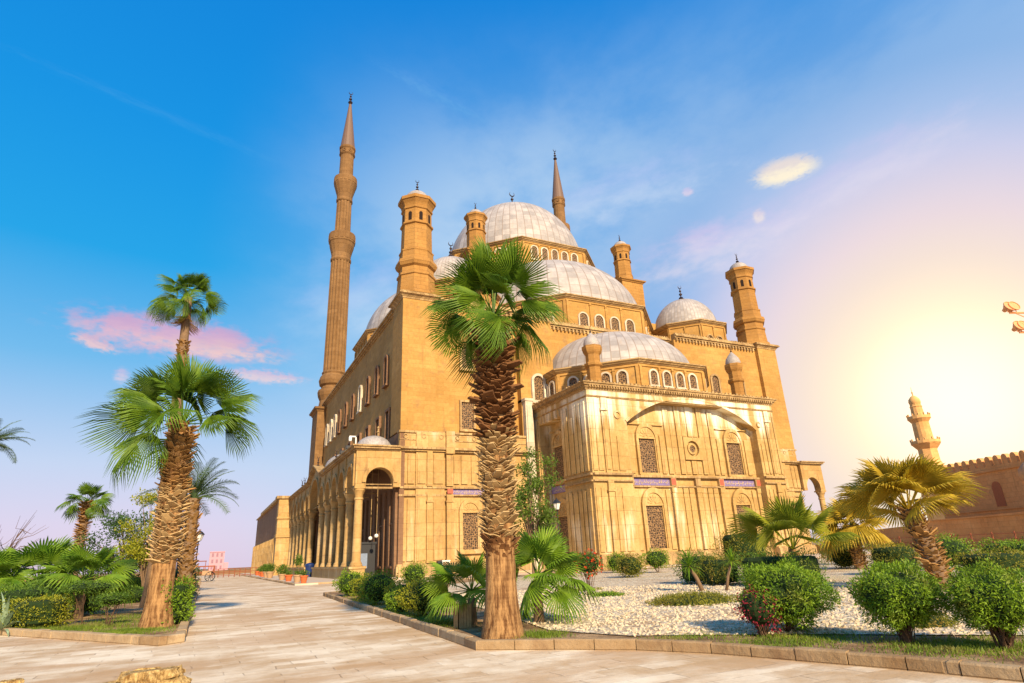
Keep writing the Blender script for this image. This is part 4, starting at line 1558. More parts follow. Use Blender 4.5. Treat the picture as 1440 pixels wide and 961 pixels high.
def fan_frond(seed, L, Rb, droop, nseg=34, spread=250, cut=0.5, fold=0.25, width=1.0):
    """one palmate leaf: arching petiole along +X, blade of many ribbed segments with drooping tips"""
    rn = random.Random(seed)
    b = MB()
    sag = droop * 0.16 * L
    pts = [(L * i / 5, 0, -sag * (i / 5) ** 2) for i in range(6)]
    b.tube(pts, [0.026, 0.022, 0.018, 0.015, 0.013, 0.011], 4, cap=False)
    C = Vector(pts[-1])
    tilt = -droop * 0.35
    ct, st = math.cos(tilt), math.sin(tilt)
    # per boundary angle profile so that neighbours share their joined part
    for i in range(nseg):
        a0 = R(-spread / 2 + spread * i / nseg)
        a1 = R(-spread / 2 + spread * (i + 1) / nseg)
        am = (a0 + a1) / 2 + rn.uniform(-.012, .012)
        ln = Rb * (0.72 + 0.28 * math.cos(am * 0.62)) * rn.uniform(0.9, 1.05)
        dr = droop * rn.uniform(0.7, 1.3)
        up = 0.035 * Rb

        def P(r, a, lift, fall):
            x, y = r * math.cos(a), r * math.sin(a)
            z = lift - fall - fold * abs(y) * 0.55 * (1 - 0.3 * abs(math.sin(a)))
            # costa bends the blade back
            z -= droop * 0.30 * (max(0, x) ** 2) / Rb
            return (C.x + x * ct - z * st * -1 * 0 + x * 0, C.y + y, C.z + z + x * st)
        rc = ln * cut
        q = [P(0.02, am, 0, 0), P(rc, a0, 0, 0), P(rc, am, up, 0), P(rc, a1, 0, 0)]
        w2 = (a1 - a0) * 0.36 * width
        r2 = ln * 0.78
        f2 = dr * ln * 0.10
        q += [P(r2, am - w2, 0, f2), P(r2, am, up * 0.7, f2), P(r2, am + w2, 0, f2)]
        f3 = dr * ln * 0.42
        q += [P(ln * (1 - 0.10 * dr), am + rn.uniform(-.03, .03), 0, f3)]
        b.add(q, [(0, 1, 2), (0, 2, 3), (1, 4, 5, 2), (2, 5, 6, 3), (4, 7, 5), (5, 7, 6)])
    return b


def feather_frond(seed, L, droop, nl=34, ll=0.42):
    """pinnate date palm leaf along +X"""
    rn = random.Random(seed)
    b = MB()
    pts, n = [], 12
    x = z = 0.0
    a = 0.0
    for i in range(n + 1):
        pts.append(Vector((x, 0, z)))
        x += L / n * math.cos(a)
        z += L / n * math.sin(a)
        a -= droop / n * (0.5 + i / n)
    b.tube(pts, [0.03 * (1 - 0.85 * i / n) + 0.004 for i in range(n + 1)], 4, cap=False)
    for i in range(nl * 2):
        t = 0.14 + 0.84 * (i // 2) / nl
        s = 1 if i % 2 else -1
        k = min(n - 1, int(t * n))
        p = pts[k].lerp(pts[k + 1], t * n - k)
        d = (pts[k + 1] - pts[k]).normalized()
        side = Vector((0, s, 0))
        up = d.cross(side) * (1 if s > 0 else -1)
        le = ll * math.sin(pi * (0.15 + 0.8 * t)) ** 0.6 * rn.uniform(0.85, 1.1)
        v = (d * 0.65 + side * 0.8 + Vector((0, 0, rn.uniform(-0.05, 0.30)))).normalized()
        wv = d * 0.016
        tip = p + v * le + Vector((0, 0, -le * 0.22))
        mid = p + v * le * 0.5
        b.add([tuple(p - wv), tuple(p + wv), tuple(mid + wv), tuple(tip), tuple(mid - wv)], [(0, 1, 2, 3, 4)])
    return b


def trunk_mesh(H_, r0, r1, lean=(0, 0), flare=1.35, seg=20, n=18, seed=0, z_rough=0.0):
    rn = random.Random(seed)
    b = MB()
    vs = []
    ph = [rn.uniform(0, 6) for _ in range(4)]
    for i in range(seg + 1):
        t = i / seg
        z = H_ * t
        r = r0 + (r1 - r0) * t
        r *= 1 + (flare - 1) * math.exp(-z / 0.42)
        for j in range(n):
            a = 2 * pi * j / n
            rr = r * (1 + 0.04 * math.sin(3 * a + ph[0] + z) + 0.03 * math.sin(5 * a + ph[1]) * math.exp(-z / 0.8) + rn.uniform(-.015, .015))
            vs.append((lean[0] * t * t + rr * math.cos(a), lean[1] * t * t + rr * math.sin(a), z - 0.05 if i == 0 else z))
    fs = [(i * n + j, i * n + (j + 1) % n, (i + 1) * n + (j + 1) % n, (i + 1) * n + j) for i in range(seg) for j in range(n)]
    fs.append(tuple(seg * n + j for j in range(n)))
    b.add(vs, fs)
    return b


def boots(H_, z0, z1, r0, r1, lean, size, dens, seed, spike=1.0, up=0.75):
    """old leaf bases in spirals round the trunk"""
    rn = random.Random(seed)
    b = MB()
    n = int((z1 - z0) * dens)
    for k in range(n):
        z = z0 + (z1 - z0) * (k + rn.random() * 0.8) / n
        t = z / H_
        a = k * 2.39996 + rn.uniform(-.15, .15)
        r = (r0 + (r1 - r0) * t) * 0.93
        cx, cy = lean[0] * t * t, lean[1] * t * t
        out = Vector((math.cos(a), math.sin(a), 0))
        tan = Vector((-math.sin(a), math.cos(a), 0))
        s = size * rn.uniform(0.5, 1.45)
        upv = up * rn.uniform(0.4, 1.5)
        if rn.random() < 0.10: continue
        if rn.random() < 0.12: s *= 1.5
        dirv = (out * spike * rn.uniform(0.6, 1.3) + Vector((0, 0, upv)) + tan * rn.uniform(-.8, .8)).normalized()
        base = Vector((cx, cy, z)) + out * r
        w = s * rn.uniform(0.42, 0.6)
        th = s * 0.14
        nrm = dirv.cross(tan).normalized()
        e = base + dirv * s
        wt = w * rn.uniform(0.25, 0.6)
        q = [base - tan * w - nrm * th - out * .05, base + tan * w - nrm * th - out * .05, base + tan * w * .8 + nrm * th * .5, base - tan * w * .8 + nrm * th * .5,
             e - tan * wt - nrm * th * .4, e + tan * wt - nrm * th * .4, e + tan * wt + nrm * th * .3, e - tan * wt + nrm * th * .3]
        b.add([tuple(p) for p in q], [(0, 1, 5, 4), (1, 2, 6, 5), (2, 3, 7, 6), (3, 0, 4, 7), (4, 5, 6, 7)])
    return b


def crown(parent, top, meshes, n, elev_hi, elev_lo, seed, s0=1.0, s1=1.0, name='frond', power=1.0, spin=0.0, azr=None, roll=0.6, jit=9):
    rn = random.Random(seed)
    for k in range(n):
        t = ((k + 0.5) / n) ** power
        el = elev_hi + (elev_lo - elev_hi) * t + rn.uniform(-jit, jit)
        az = spin + k * 137.508 + rn.uniform(-25, 25)
        if azr:
            az = azr[0] + (azr[1] - azr[0]) * ((k * 0.618) % 1.0) + rn.uniform(-8, 8)
        s = (s0 + (s1 - s0) * t) * rn.uniform(0.88, 1.1)
        mi = min(len(meshes) - 1, int(t * len(meshes)))
        me = meshes[mi][rn.randrange(len(meshes[mi]))]
        M = Matrix.Translation(top) @ Matrix.Rotation(R(az), 4, 'Z') @ Matrix.Rotation(-R(el), 4, 'Y') @ Matrix.Rotation(rn.uniform(-roll, roll), 4, 'X') @ Matrix.Scale(s, 4)
        kid(me, name, parent, M)


def fan_set(m, L, Rb, seed, cuts=(0.5, 0.42, 0.38), drs=(0.15, 0.65, 1.35), nseg=34, spread=230, fold=0.25, width=0.85):
    return [[mesh_only(fan_frond(seed + 10 * i + j, L * (1 + 0.1 * i), Rb, d, nseg, spread, c, fold + 0.22 * i, width), 'frond', m) for j in range(3)] for i, (c, d) in enumerate(zip(cuts, drs))]


G_PALM = 'fan palms around the mosque garden'
# main fan palm in front of the mosque
FM = fan_set(L_FAN, 0.80, 0.95, 100, cuts=(0.36, 0.32, 0.28), drs=(0.1, 0.7, 1.5), spread=190, fold=0.8, width=0.75, nseg=38)
p = root('fan_palm', (5.70, 12.45, 0.06), 'thick-trunked fan palm standing in front of the mosque, its crown against the domes', 'palm tree', G_PALM)
H1 = 6.85
trunk_mesh(H1, 0.33, 0.24, (0.03, 0), 1.42, 30, 22, 3).build('trunk', M_TRUNK, p, smooth=True, origin='local')
boots(H1, 4.1, 6.8, 0.36, 0.27, (0.03, 0), 0.21, 190, 5, 1.3, 0.55).build('leaf_bases', M_BOOT, p, origin='local', fix=False)
boots(H1, 1.95, 4.3, 0.35, 0.33, (0.03, 0), 0.135, 260, 6, 0.9, 0.6).build('leaf_bases', M_BOOTL, p, origin='local', fix=False)
boots(H1, 1.55, 2.0, 0.34, 0.33, (0.03, 0), 0.13, 170, 8, 0.5, 0.9).build('leaf_bases', M_BOOT, p, origin='local', fix=False)
crown(p, (0.03, 0, H1 + 0.25), FM, 29, 88, -18, 11, 1.22, 0.76, power=0.9, roll=1.5, jit=16)
# left fan palm at the corner of the left bed
FM2 = fan_set(L_FAN, 1.15, 1.12, 200, cuts=(0.36, 0.32, 0.28), drs=(0.1, 0.65, 1.4), spread=190, fold=0.75, width=0.75, nseg=38)
p = root('fan_palm', (-1.08, 22.0, 0.1), 'big fan palm at the left bed corner, rough trunk flaring into a smooth foot', 'palm tree', G_PALM)
H2 = 5.9
trunk_mesh(H2, 0.335, 0.30, (-0.05, 0), 1.48, 26, 22, 13).build('trunk', M_TRUNK, p, smooth=True, origin='local')
boots(H2, 3.9, 6.0, 0.37, 0.34, (-.05, 0), 0.165, 180, 15, 0.9, 0.5).build('leaf_bases', M_BOOTM, p, origin='local', fix=False)
boots(H2, 1.75, 4.0, 0.37, 0.36, (-.05, 0), 0.155, 190, 16, 0.8, 0.5).build('leaf_bases', M_BOOTL, p, origin='local', fix=False)
crown(p, (-0.05, 0, H2 + 0.1), FM2, 29, 84, -12, 21, 1.02, 0.93, roll=1.4, jit=15)
# tall slender fan palm behind it
FM3 = fan_set(L_FAN, 0.95, 0.85, 300, cuts=(0.36, 0.32, 0.28), drs=(0.2, 0.8, 1.6), spread=190, fold=0.7, width=0.75)
p = root('fan_palm', (-2.0, 34.0, 0.1), 'tall slender fan palm whose small crown rises above the big left palm', 'palm tree', G_PALM)
trunk_mesh(15.3, 0.36, 0.19, (-0.35, 0), 1.2, 22, 12, 23).build('trunk', M_BARK, p, smooth=True, origin='local')
boots(15.3, 11.2, 12.8, 0.26, 0.22, (-.35, 0), 0.14, 130, 25, 0.6, 0.7).build('leaf_bases', M_BOOTM, p, origin='local', fix=False)
crown(p, (-0.35, 0, 15.3), FM3, 32, 75, -30, 31, 0.9, 0.95, roll=1.2, jit=14)
hang = [[mesh_only(fan_frond(340 + j, 0.9, 0.55, 1.8, 12, 120, 0.3, 0.9), 'dead_frond', M_BOOTM) for j in range(2)]]
crown(p, (-0.35, 0, 15.1), hang, 9, -55, -80, 32, 0.9, 1.1, name='dead_frond')
# small fan palm far left
FM4 = fan_set(L_FAN, 0.9, 0.85, 400, nseg=24)
p = root('fan_palm', (-8.3, 55.0, 0.1), 'distant small fan palm beyond the bushes on the far left', 'palm tree', G_PALM)
trunk_mesh(6.6, 0.30, 0.24, (0, 0), 1.2, 12, 12, 33).build('trunk', M_BARK, p, smooth=True, origin='local')
boots(6.6, 2.0, 6.6, 0.30, 0.34, (0, 0), 0.20, 90, 35, 0.8, 0.3).build('leaf_bases', M_BOOTM, p, origin='local', fix=False)
crown(p, (0, 0, 6.6), FM4, 26, 80, -20, 41, 0.85, 0.95)
# big leaning golden fan palm on the right
FG = fan_set(L_GOLD, 0.9, 1.05, 500, drs=(0.12, 0.3, 0.5), spread=200)
p = root('fan_palm', (20.7, 12.35, 0.08), 'golden fan palm with a leaning shaggy trunk, wide crown in front of the fortress wall', 'palm tree', G_PALM)
trunk_mesh(2.45, 0.27, 0.24, (0.0, 0.42), 1.1, 14, 16, 43).build('trunk', M_BARK, p, smooth=True, origin='local')
boots(2.45, 0.05, 2.45, 0.31, 0.28, (0, 0.42), 0.155, 130, 45, 0.7, 0.6).build('leaf_bases', M_BOOTM, p, origin='local', fix=False)
crown(p, (0.0, 0.42, 2.4), FG, 30, 84, 16, 51, 0.95, 1.1, power=0.75, roll=1.0, jit=10)
# smaller golden one behind it
FG2 = fan_set(L_GOLD, 0.7, 1.05, 520, drs=(0.25, 0.6, 1.0), spread=220, nseg=26)
p = root('fan_palm', (33.6, 24.2, 0.08), 'short yellowish fan palm behind the golden one with a straight shaggy trunk', 'palm tree', G_PALM)
trunk_mesh(2.3, 0.27, 0.24, (0, 0), 1.1, 12, 14, 53).build('trunk', M_BARK, p, smooth=True, origin='local')
boots(2.3, 0.05, 2.3, 0.30, 0.28, (0, 0), 0.16, 110, 55, 0.7, 0.6).build('leaf_bases', M_BOOTM, p, origin='local', fix=False)
crown(p, (0, 0, 2.3), FG2, 28, 75, -12, 61, 1.15, 1.3)
# young trunkless fan palm centre right
FY = fan_set(L_FANY, 1.2, 1.15, 540, drs=(0.1, 0.25, 0.45), spread=220)
p = root('fan_palm', (23.0, 19.6, 0.08), 'young olive green fan palm with wide open leaves and no trunk to speak of', 'palm tree', G_PALM)
trunk_mesh(1.2, 0.18, 0.14, (0, 0), 1.2, 8, 12, 63).build('trunk', M_BARK, p, smooth=True, origin='local')
boots(1.2, 0.05, 1.2, 0.2, 0.18, (0, 0), 0.15, 90, 65, 0.6, 0.9).build('leaf_bases', M_BOOTM, p, origin='local', fix=False)
crown(p, (0, 0, 1.3), FY, 17, 82, 24, 71, 1.1, 1.15, roll=0.9)
# two shrubby fan palms at the foot of the main palm
FV = fan_set(L_FANB, 0.75, 0.85, 560, drs=(0.2, 0.5, 0.9), spread=240)
p = root('fan_palm_shrub', (7.5, 14.2, 0.08), 'bushy young fan palm with bright leaves to the right of the main trunk', 'palm', 'young fan palms at the foot of the main palm')
trunk_mesh(0.7, 0.12, 0.10, (0, 0), 1.2, 6, 10, 73).build('trunk', M_BARK, p, smooth=True, origin='local')
crown(p, (0, 0, 1.0), FV, 17, 78, -20, 81, 0.85, 0.95, azr=(-150, 120), roll=0.9)
p = root('fan_palm_shrub', (6.15, 15.2, 0.08), 'bushy dark young fan palm to the left of the main trunk behind the wooden box', 'palm', 'young fan palms at the foot of the main palm')
trunk_mesh(0.6, 0.12, 0.10, (0, 0), 1.2, 6, 10, 74).build('trunk', M_BARK, p, smooth=True, origin='local')
crown(p, (0, 0, 0.75), FV, 15, 75, -10, 83, 0.75, 0.85, roll=0.9)
# leafy fan palms without trunk in the left bed
lab = ['low fan palm clump nearest the leaning tree stem in the left bed', 'tallest fan palm clump in the left bed, its leaves standing up', 'fan palm clump with drooping leaves at the far left edge']
FW = fan_set(L_FANB, 0.9, 0.85, 580, drs=(0.2, 0.5, 0.9), spread=230, nseg=26)
for (x, y, s, lb) in ((-4.1, 29.5, 1.0, lab[0]), (-5.9, 31.5, 1.15, lab[1]), (-7.6, 31.0, 1.0, lab[2])):
    p = root('fan_palm_shrub', (x, y, 0.1), lb, 'palm', 'fan palm clumps in the left bed')
    trunk_mesh(1.2, 0.16, 0.13, (0, 0), 1.1, 6, 10, 75).build('trunk', M_BARK, p, smooth=True, origin='local')
    crown(p, (0, 0, 1.3), FW, 22, 75, -5, int(x * 10), 0.9 * s, 1.05 * s)

# date palms
DM = [[mesh_only(feather_frond(600 + j, 2.7, 0.9, 36, 0.5), 'frond', L_DATE) for j in range(2)], [mesh_only(feather_frond(610 + j, 2.8, 1.5, 36, 0.5), 'frond', L_DATE) for j in range(2)]]
p = root('date_palm', (-0.75, 36.0, 0.1), 'date palm with arching feather leaves right behind the big left palm', 'palm tree')
trunk_mesh(5.0, 0.30, 0.27, (-0.1, 0), 1.1, 14, 12, 83).build('trunk', M_BARK, p, smooth=True, origin='local')
boots(5.0, 0.1, 5.0, 0.32, 0.30, (-.1, 0), 0.18, 90, 85, 0.6, 0.8).build('leaf_bases', M_BOOTM, p, origin='local', fix=False)
crown(p, (-0.1, 0, 5.0), DM, 26, 82, 5, 91, 0.85, 0.95)
p = root('date_palm', (-10.3, 38.0, 0.1), 'date palm mostly outside the left edge, only its feather leaves showing', 'palm tree')
trunk_mesh(8.0, 0.30, 0.26, (0, 0), 1.1, 14, 12, 84).build('trunk', M_BARK, p, smooth=True, origin='local')
crown(p, (0, 0, 7.9), DM, 22, 60, -10, 93, 0.62, 0.7)


# ---- bushes -------------------------------------------------------------------


def leaf_cloud(shape, dims, n, size, seed, aspect=0.38, lump=0.14, shell=0.30, outward=0.8):
    """leaves spread through the outer layer of a clipped crown; shape: ball, box or mound"""
    rn = random.Random(seed)
    b = MB()
    ax, ay, az = dims
    vs, fs = b.v, b.f
    ph = [rn.uniform(0, 6.28) for _ in range(6)]
    for k in range(n):
        while True:
            d = Vector((rn.gauss(0, 1), rn.gauss(0, 1), rn.gauss(0, 1)))
            if d.length > 1e-3: break
        d.normalize()
        if shape == 'box':
            # project on a rounded cube
            e = 4.5
            kq = (abs(d.x) ** e + abs(d.y) ** e + abs(d.z) ** e) ** (-1 / e)
            q = d * kq
        else:
            q = d.copy()
        if shape == 'mound' and q.z < 0: q.z *= -1
        lum = 1 + lump * (math.sin(3.1 * d.x * 2 + ph[0]) * math.sin(2.7 * d.y * 2 + ph[1]) + 0.7 * math.sin(5.3 * d.z + ph[2] + 4 * d.x) + 0.5 * math.sin(9 * d.y + ph[3]) * math.sin(8 * d.x + ph[4]))
        depth = 1 - shell * rn.random() ** 1.6
        if rn.random() < 0.04: depth = 1 + rn.random() * 0.14
        P = Vector((q.x * ax, q.y * ay, q.z * az)) * (lum * depth)
        P.z += az if shape != 'mound' else 0
        nrm = (d * outward + Vector((rn.gauss(0, .5), rn.gauss(0, .5), rn.gauss(0, .5) + 0.15))).normalized()
        t = nrm.cross(Vector((rn.gauss(0, 1), rn.gauss(0, 1), rn.gauss(0, 1)))).normalized()
        s = size * rn.uniform(0.6, 1.3)
        L = (nrm * 0.75 + t * 0.65).normalized() * s
        W = L.cross(nrm if rn.random() < .5 else t).normalized() * s * aspect * 0.5
        i = len(vs)
        vs += [tuple(P), tuple(P + L * 0.5 + W), tuple(P + L), tuple(P + L * 0.5 - W)]
        fs.append((i, i + 1, i + 2, i + 3))
    return b


def twigs(dims, h0, n, seed, r=0.012):
    rn = random.Random(seed)
    b = MB()
    for k in range(n):
        a = rn.uniform(0, 6.28)
        q = rn.uniform(0.35, 0.8)
        e = Vector((dims[0] * q * math.cos(a), dims[1] * q * math.sin(a), dims[2] * rn.uniform(0.7, 1.3)))
        s = Vector((rn.uniform(-.08, .08), rn.uniform(-.08, .08), -h0))
        m_ = s.lerp(e, 0.5) + Vector((rn.uniform(-.06, .06), rn.uniform(-.06, .06), 0.05)) * dims[0]
        b.tube([s, m_, e], [r, r * 0.8, r * 0.4], 4, cap=False)
    return b


_bush = {}


def bush(x, y, dims, label, m, shape='ball', n=2600, size=0.07, h0=0.0, seed=0, cat='bush', group=None, nt=0, name='bush', aspect=0.38, lump=0.17, flowers=None, shell=0.3, z0=0.07):
    p = root(name, (x, y, z0), label, cat, group)
    fo = leaf_cloud(shape, dims, n, size, seed, aspect, lump, shell).build('foliage', m, p, origin='local', fix=False)
    fo.location = (0, 0, h0)
    # solid dark core: inner shade painted on, so the crown is not see-through
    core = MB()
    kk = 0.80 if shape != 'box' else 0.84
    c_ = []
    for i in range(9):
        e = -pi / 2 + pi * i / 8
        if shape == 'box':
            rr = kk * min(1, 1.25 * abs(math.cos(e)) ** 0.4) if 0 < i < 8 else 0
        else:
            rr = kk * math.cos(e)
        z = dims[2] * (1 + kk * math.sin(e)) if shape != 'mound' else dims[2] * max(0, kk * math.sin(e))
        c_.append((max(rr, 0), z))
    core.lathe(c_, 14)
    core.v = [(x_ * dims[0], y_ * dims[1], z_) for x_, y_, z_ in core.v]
    co = core.build('shade_core', M_CORE, p, origin='local', fix=False)
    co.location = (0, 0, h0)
    if nt:
        tw = twigs(dims, h0, nt, seed + 1, 0.012).build('stem', M_TWIG, p, origin='local', fix=False)
        tw.location = (0, 0, h0)
    if flowers:
        fl = leaf_cloud('ball', [d * 1.02 for d in dims], flowers[0], flowers[1], seed + 5, 0.9, lump, 0.08).build('flowers', flowers[2], p, origin='local', fix=False, kind='stuff')
        fl.location = (0, 0, h0)
    return p


M_CORE = plain('painted_crown_shade', (0.018, 0.035, 0.008), 0.95, var=0.6, scale=14)

GR = 'clipped round bushes along the path side of the right bed'
bush(6.75, 32.6, (0.80, 0.80, 0.58), 'dark green round bush farthest up the path side kerb', L_BUSH, n=2600, size=0.10, seed=1, group=GR)
bush(6.25, 24.9, (0.76, 0.76, 0.60), 'large rounded bush third from the kerb end, beside a yellowish one', L_BUSH, n=3200, size=0.085, seed=2, group=GR)
bush(6.45, 22.6, (0.60, 0.60, 0.42), 'small yellow green bush wedged between two darker round bushes', L_BUSHY, n=2400, size=0.075, seed=3, group=GR)
bush(6.45, 28.2, (0.62, 0.70, 0.50), 'yellow green bush behind the first dark bush of the kerb row', L_BUSHY, n=2000, size=0.085, seed=31, group=GR)
bush(12.3, 40.2, (0.78, 0.78, 0.68), 'neat ball bush standing alone nearest the mosque wall', L_BUSH, n=2400, size=0.11, seed=4, group=GR)
bush(6.05, 18.7, (0.70, 0.72, 0.50), 'widest bush of the kerb row with yellow tips, closest to the main palm', L_BUSHY, n=4200, size=0.07, seed=5, group=GR, nt=8)
bush(5.85, 20.6, (0.48, 0.5, 0.36), 'low green bush tucked behind the widest one of the kerb row', L_BUSH, n=1800, size=0.07, seed=6, group=GR)
GW = 'clipped bushes below the bay wall'
bush(22.6, 38.5, (0.85, 0.85, 0.72), 'dark ball bush beside the red flowering shrub', L_BUSHD, n=2200, size=0.12, seed=7, group=GW)
bush(28.0, 39.9, (0.82, 0.82, 0.70), 'green ball bush left of the reddish tinged one below the bay', L_BUSH, n=2200, size=0.12, seed=8, group=GW)
bush(23.3, 31.9, (0.86, 0.86, 0.66), 'ball bush with a dark reddish tinge in front of the bay corner', L_BUSHO, n=2400, size=0.11, seed=9, group=GW)
bush(28.4, 35.8, (0.90, 0.90, 0.62), 'ball bush on visible thin stems below the bay window', L_BUSH, n=2400, size=0.11, seed=10, group=GW, h0=0.28, nt=9)
bush(13.5, 21.2, (0.50, 0.50, 0.42), 'shrub covered with red flowers on thin bare stems', L_TREE, n=1500, size=0.085, seed=11, h0=0.72, nt=14, flowers=(150, 0.10, L_FLOW), cat='flowering shrub', name='flowering_shrub', shell=0.6)
GH = 'clipped hedges in the middle of the gravel garden'
bush(20.4, 22.7, (0.95, 0.95, 0.64), 'dark rounded hedge behind the two spiky stemmed plants', L_BUSHD, 'box', n=3200, size=0.09, seed=12, group=GH)
bush(19.9, 20.9, (0.85, 0.85, 0.56), 'rounded hedge just right of the leaning spiky plant', L_BUSHO, 'box', n=3200, size=0.085, seed=13, group=GH)
bush(39.9, 38.8, (1.9, 1.9, 1.35), 'tall square clipped hedge against the right end of the bay', L_BUSHO, 'box', n=5200, size=0.15, seed=14, group=GH)
bush(20.6, 18.9, (1.25, 1.1, 0.60), 'long dark low hedge in front of the square hedge', L_BUSHD, 'box', n=3800, size=0.09, seed=15, group=GH)
bush(19.4, 16.2, (0.60, 0.60, 0.62), 'bright green rounded hedge under the young fan palm', L_BUSH, 'box', n=2600, size=0.075, seed=16, group=GH)
GF = 'three big loose bushes behind the front kerb'
bush(10.05, 8.95, (0.80, 0.80, 0.55), 'big bright bush with crimson leaves growing at its lower left', L_BUSH, n=14000, size=0.066, seed=17, group=GF, h0=0.12, nt=24, lump=0.15, aspect=0.3)
bush(10.25, 6.87, (0.65, 0.65, 0.45), 'big bright bush showing bare stems, between the other two of the front row', L_BUSH, n=12500, size=0.060, seed=18, group=GF, h0=0.25, nt=46, lump=0.17, aspect=0.3)
bush(10.62, 5.65, (0.58, 0.60, 0.44), 'big bright bush cut off by the right edge, on thick bare stems', L_BUSH, n=11500, size=0.058, seed=19, group=GF, h0=0.22, nt=40, lump=0.16, aspect=0.3)
bush(9.35, 8.95, (0.40, 0.40, 0.36), 'crimson leaved shrub in front of the big bright bush', L_RED, n=1300, size=0.055, seed=20, h0=0.10, nt=30, shell=0.9, cat='shrub', name='red_shrub', aspect=0.5)
GB = 'hedges and bushes in front of the fortress wall'
bush(34.6, 25.8, (0.95, 0.95, 0.62), 'brownish round bush left of the short golden palm', L_BUSHO, n=2200, size=0.12, seed=21, group=GB)
bush(28.8, 19.0, (1.05, 1.0, 0.66), 'olive hedge between the two golden palms', L_BUSHO, 'box', n=3000, size=0.10, seed=22, group=GB)
bush(34.6, 22.4, (1.1, 1.0, 0.60), 'rounded green hedge right behind the short golden palm', L_BUSHY, n=2400, size=0.12, seed=23, group=GB)
bush(33.4, 19.2, (1.25, 1.2, 0.80), 'tall green bush just right of the leaning golden palm', L_BUSH, n=3000, size=0.11, seed=24, group=GB)
bush(35.2, 17.6, (1.45, 1.2, 0.66), 'green rounded bush second right of the leaning golden palm', L_BUSH, n=3000, size=0.11, seed=25, group=GB)
bush(25.9, 13.4, (1.2, 1.1, 0.50), 'brownish olive low hedge in front of the green bushes on the right', L_BUSHO, 'box', n=3400, size=0.085, seed=26, group=GB)
bush(34.6, 16.4, (1.0, 0.95, 0.62), 'green bush at the right edge in front of the fortress wall', L_BUSH, n=2400, size=0.11, seed=27, group=GB)
bush(40.5, 30.4, (1.2, 1.2, 0.95), 'dark bush far behind the young olive fan palm', L_BUSHD, n=2200, size=0.14, seed=28, group=GB)
GL = 'bushes of the left bed'
bush(-0.72, 22.7, (0.50, 0.95, 0.64), 'glossy dark green hedge right of the big left palm by the path', L_BUSH, 'box', n=5600, size=0.075, seed=40, group=GL, aspect=0.5)
bush(-1.0, 45.0, (0.75, 1.6, 0.80), 'far hedge along the path behind the yellow bush', L_BUSHD, 'box', n=2600, size=0.12, seed=41, group=GL)
bush(-1.1, 38.6, (0.60, 0.7, 0.50), 'small yellow green bush by the path kerb beyond the glossy hedge', L_BUSHY, n=1800, size=0.10, seed=42, group=GL)
bush(-4.6, 25.6, (0.85, 0.80, 0.46), 'box shaped bush with yellow top nearest the left kerb', L_BUSHY, 'box', n=4600, size=0.065, seed=43, group=GL)
bush(-5.35, 26.6, (0.75, 0.7, 0.64), 'dark green box bush left of the yellow topped one', L_BUSHD, 'box', n=4600, size=0.07, seed=44, group=GL)
bush(-5.0, 28.3, (0.9, 0.8, 0.75), 'broad dark bush behind the box bushes of the left bed', L_BUSHD, n=3200, size=0.09, seed=45, group=GL)
bush(-3.9, 31.0, (0.85, 0.8, 0.72), 'dark leafy bush right below the low palm clump', L_BUSHD, n=3000, size=0.09, seed=46, group=GL)
bush(-6.6, 29.0, (0.9, 0.9, 0.6), 'low bush with orange flowers at the far left edge', L_BUSH, n=2600, size=0.08, seed=47, group=GL, flowers=(160, 0.09, L_FLOW))
bush(-3.2, 40.0, (1.0, 0.9, 0.42), 'low dark bush in the shade behind the big left palm', L_BUSHD, n=2200, size=0.10, seed=48, group=GL)
bush(-7.6, 38.0, (2.0, 1.2, 0.75), 'wide dark bush far back in the left bed', L_BUSHD, n=3000, size=0.13, seed=49, group=GL)
bush(-4.4, 47.0, (2.2, 1.2, 0.7), 'wide bush under the dark tree at the back of the left bed', L_BUSHD, n=2600, size=0.14, seed=50, group=GL)
# little standard tree with a flat clipped head
bush(-2.45, 23.9, (0.45, 0.42, 0.17), 'small umbrella shaped bush on one thin stem in the left bed', L_BUSHD, n=1900, size=0.065, seed=51, group=GL, h0=0.62, nt=9)
bush(-3.3, 25.2, (0.75, 0.7, 0.20), 'flat clipped bush on a leaning bare stem in the left bed', L_BUSHD, n=2400, size=0.07, seed=52, group=GL, h0=0.95, nt=3)
# low mound of ground cover in the gravel
bush(13.3, 15.3, (1.45, 1.2, 0.27), 'low olive mound of creeping ground cover on the gravel', L_BUSHO, 'mound', n=6500, size=0.06, seed=53, cat='ground cover', name='ground_cover', aspect=0.4)
bush(13.6, 20.2, (0.6, 0.6, 0.14), 'small green tuft of creeper at the foot of the flowering shrub', L_BUSH, 'mound', n=1800, size=0.06, seed=54, cat='ground cover', name='ground_cover')
bush(14.9, 24.0, (0.9, 0.7, 0.10), 'thin patch of creeper behind the spiky stemmed plants', L_BUSHO, 'mound', n=1500, size=0.06, seed=55, cat='ground cover', name='ground_cover')
bush(12.4, 7.9, (0.7, 0.55, 0.22), 'brown olive low shrub between the big bushes of the front row', L_BUSHO, 'mound', n=2600, size=0.05, seed=56, cat='ground cover', name='ground_cover')


# ---- yuccas, agave ----------------------------------------------------------


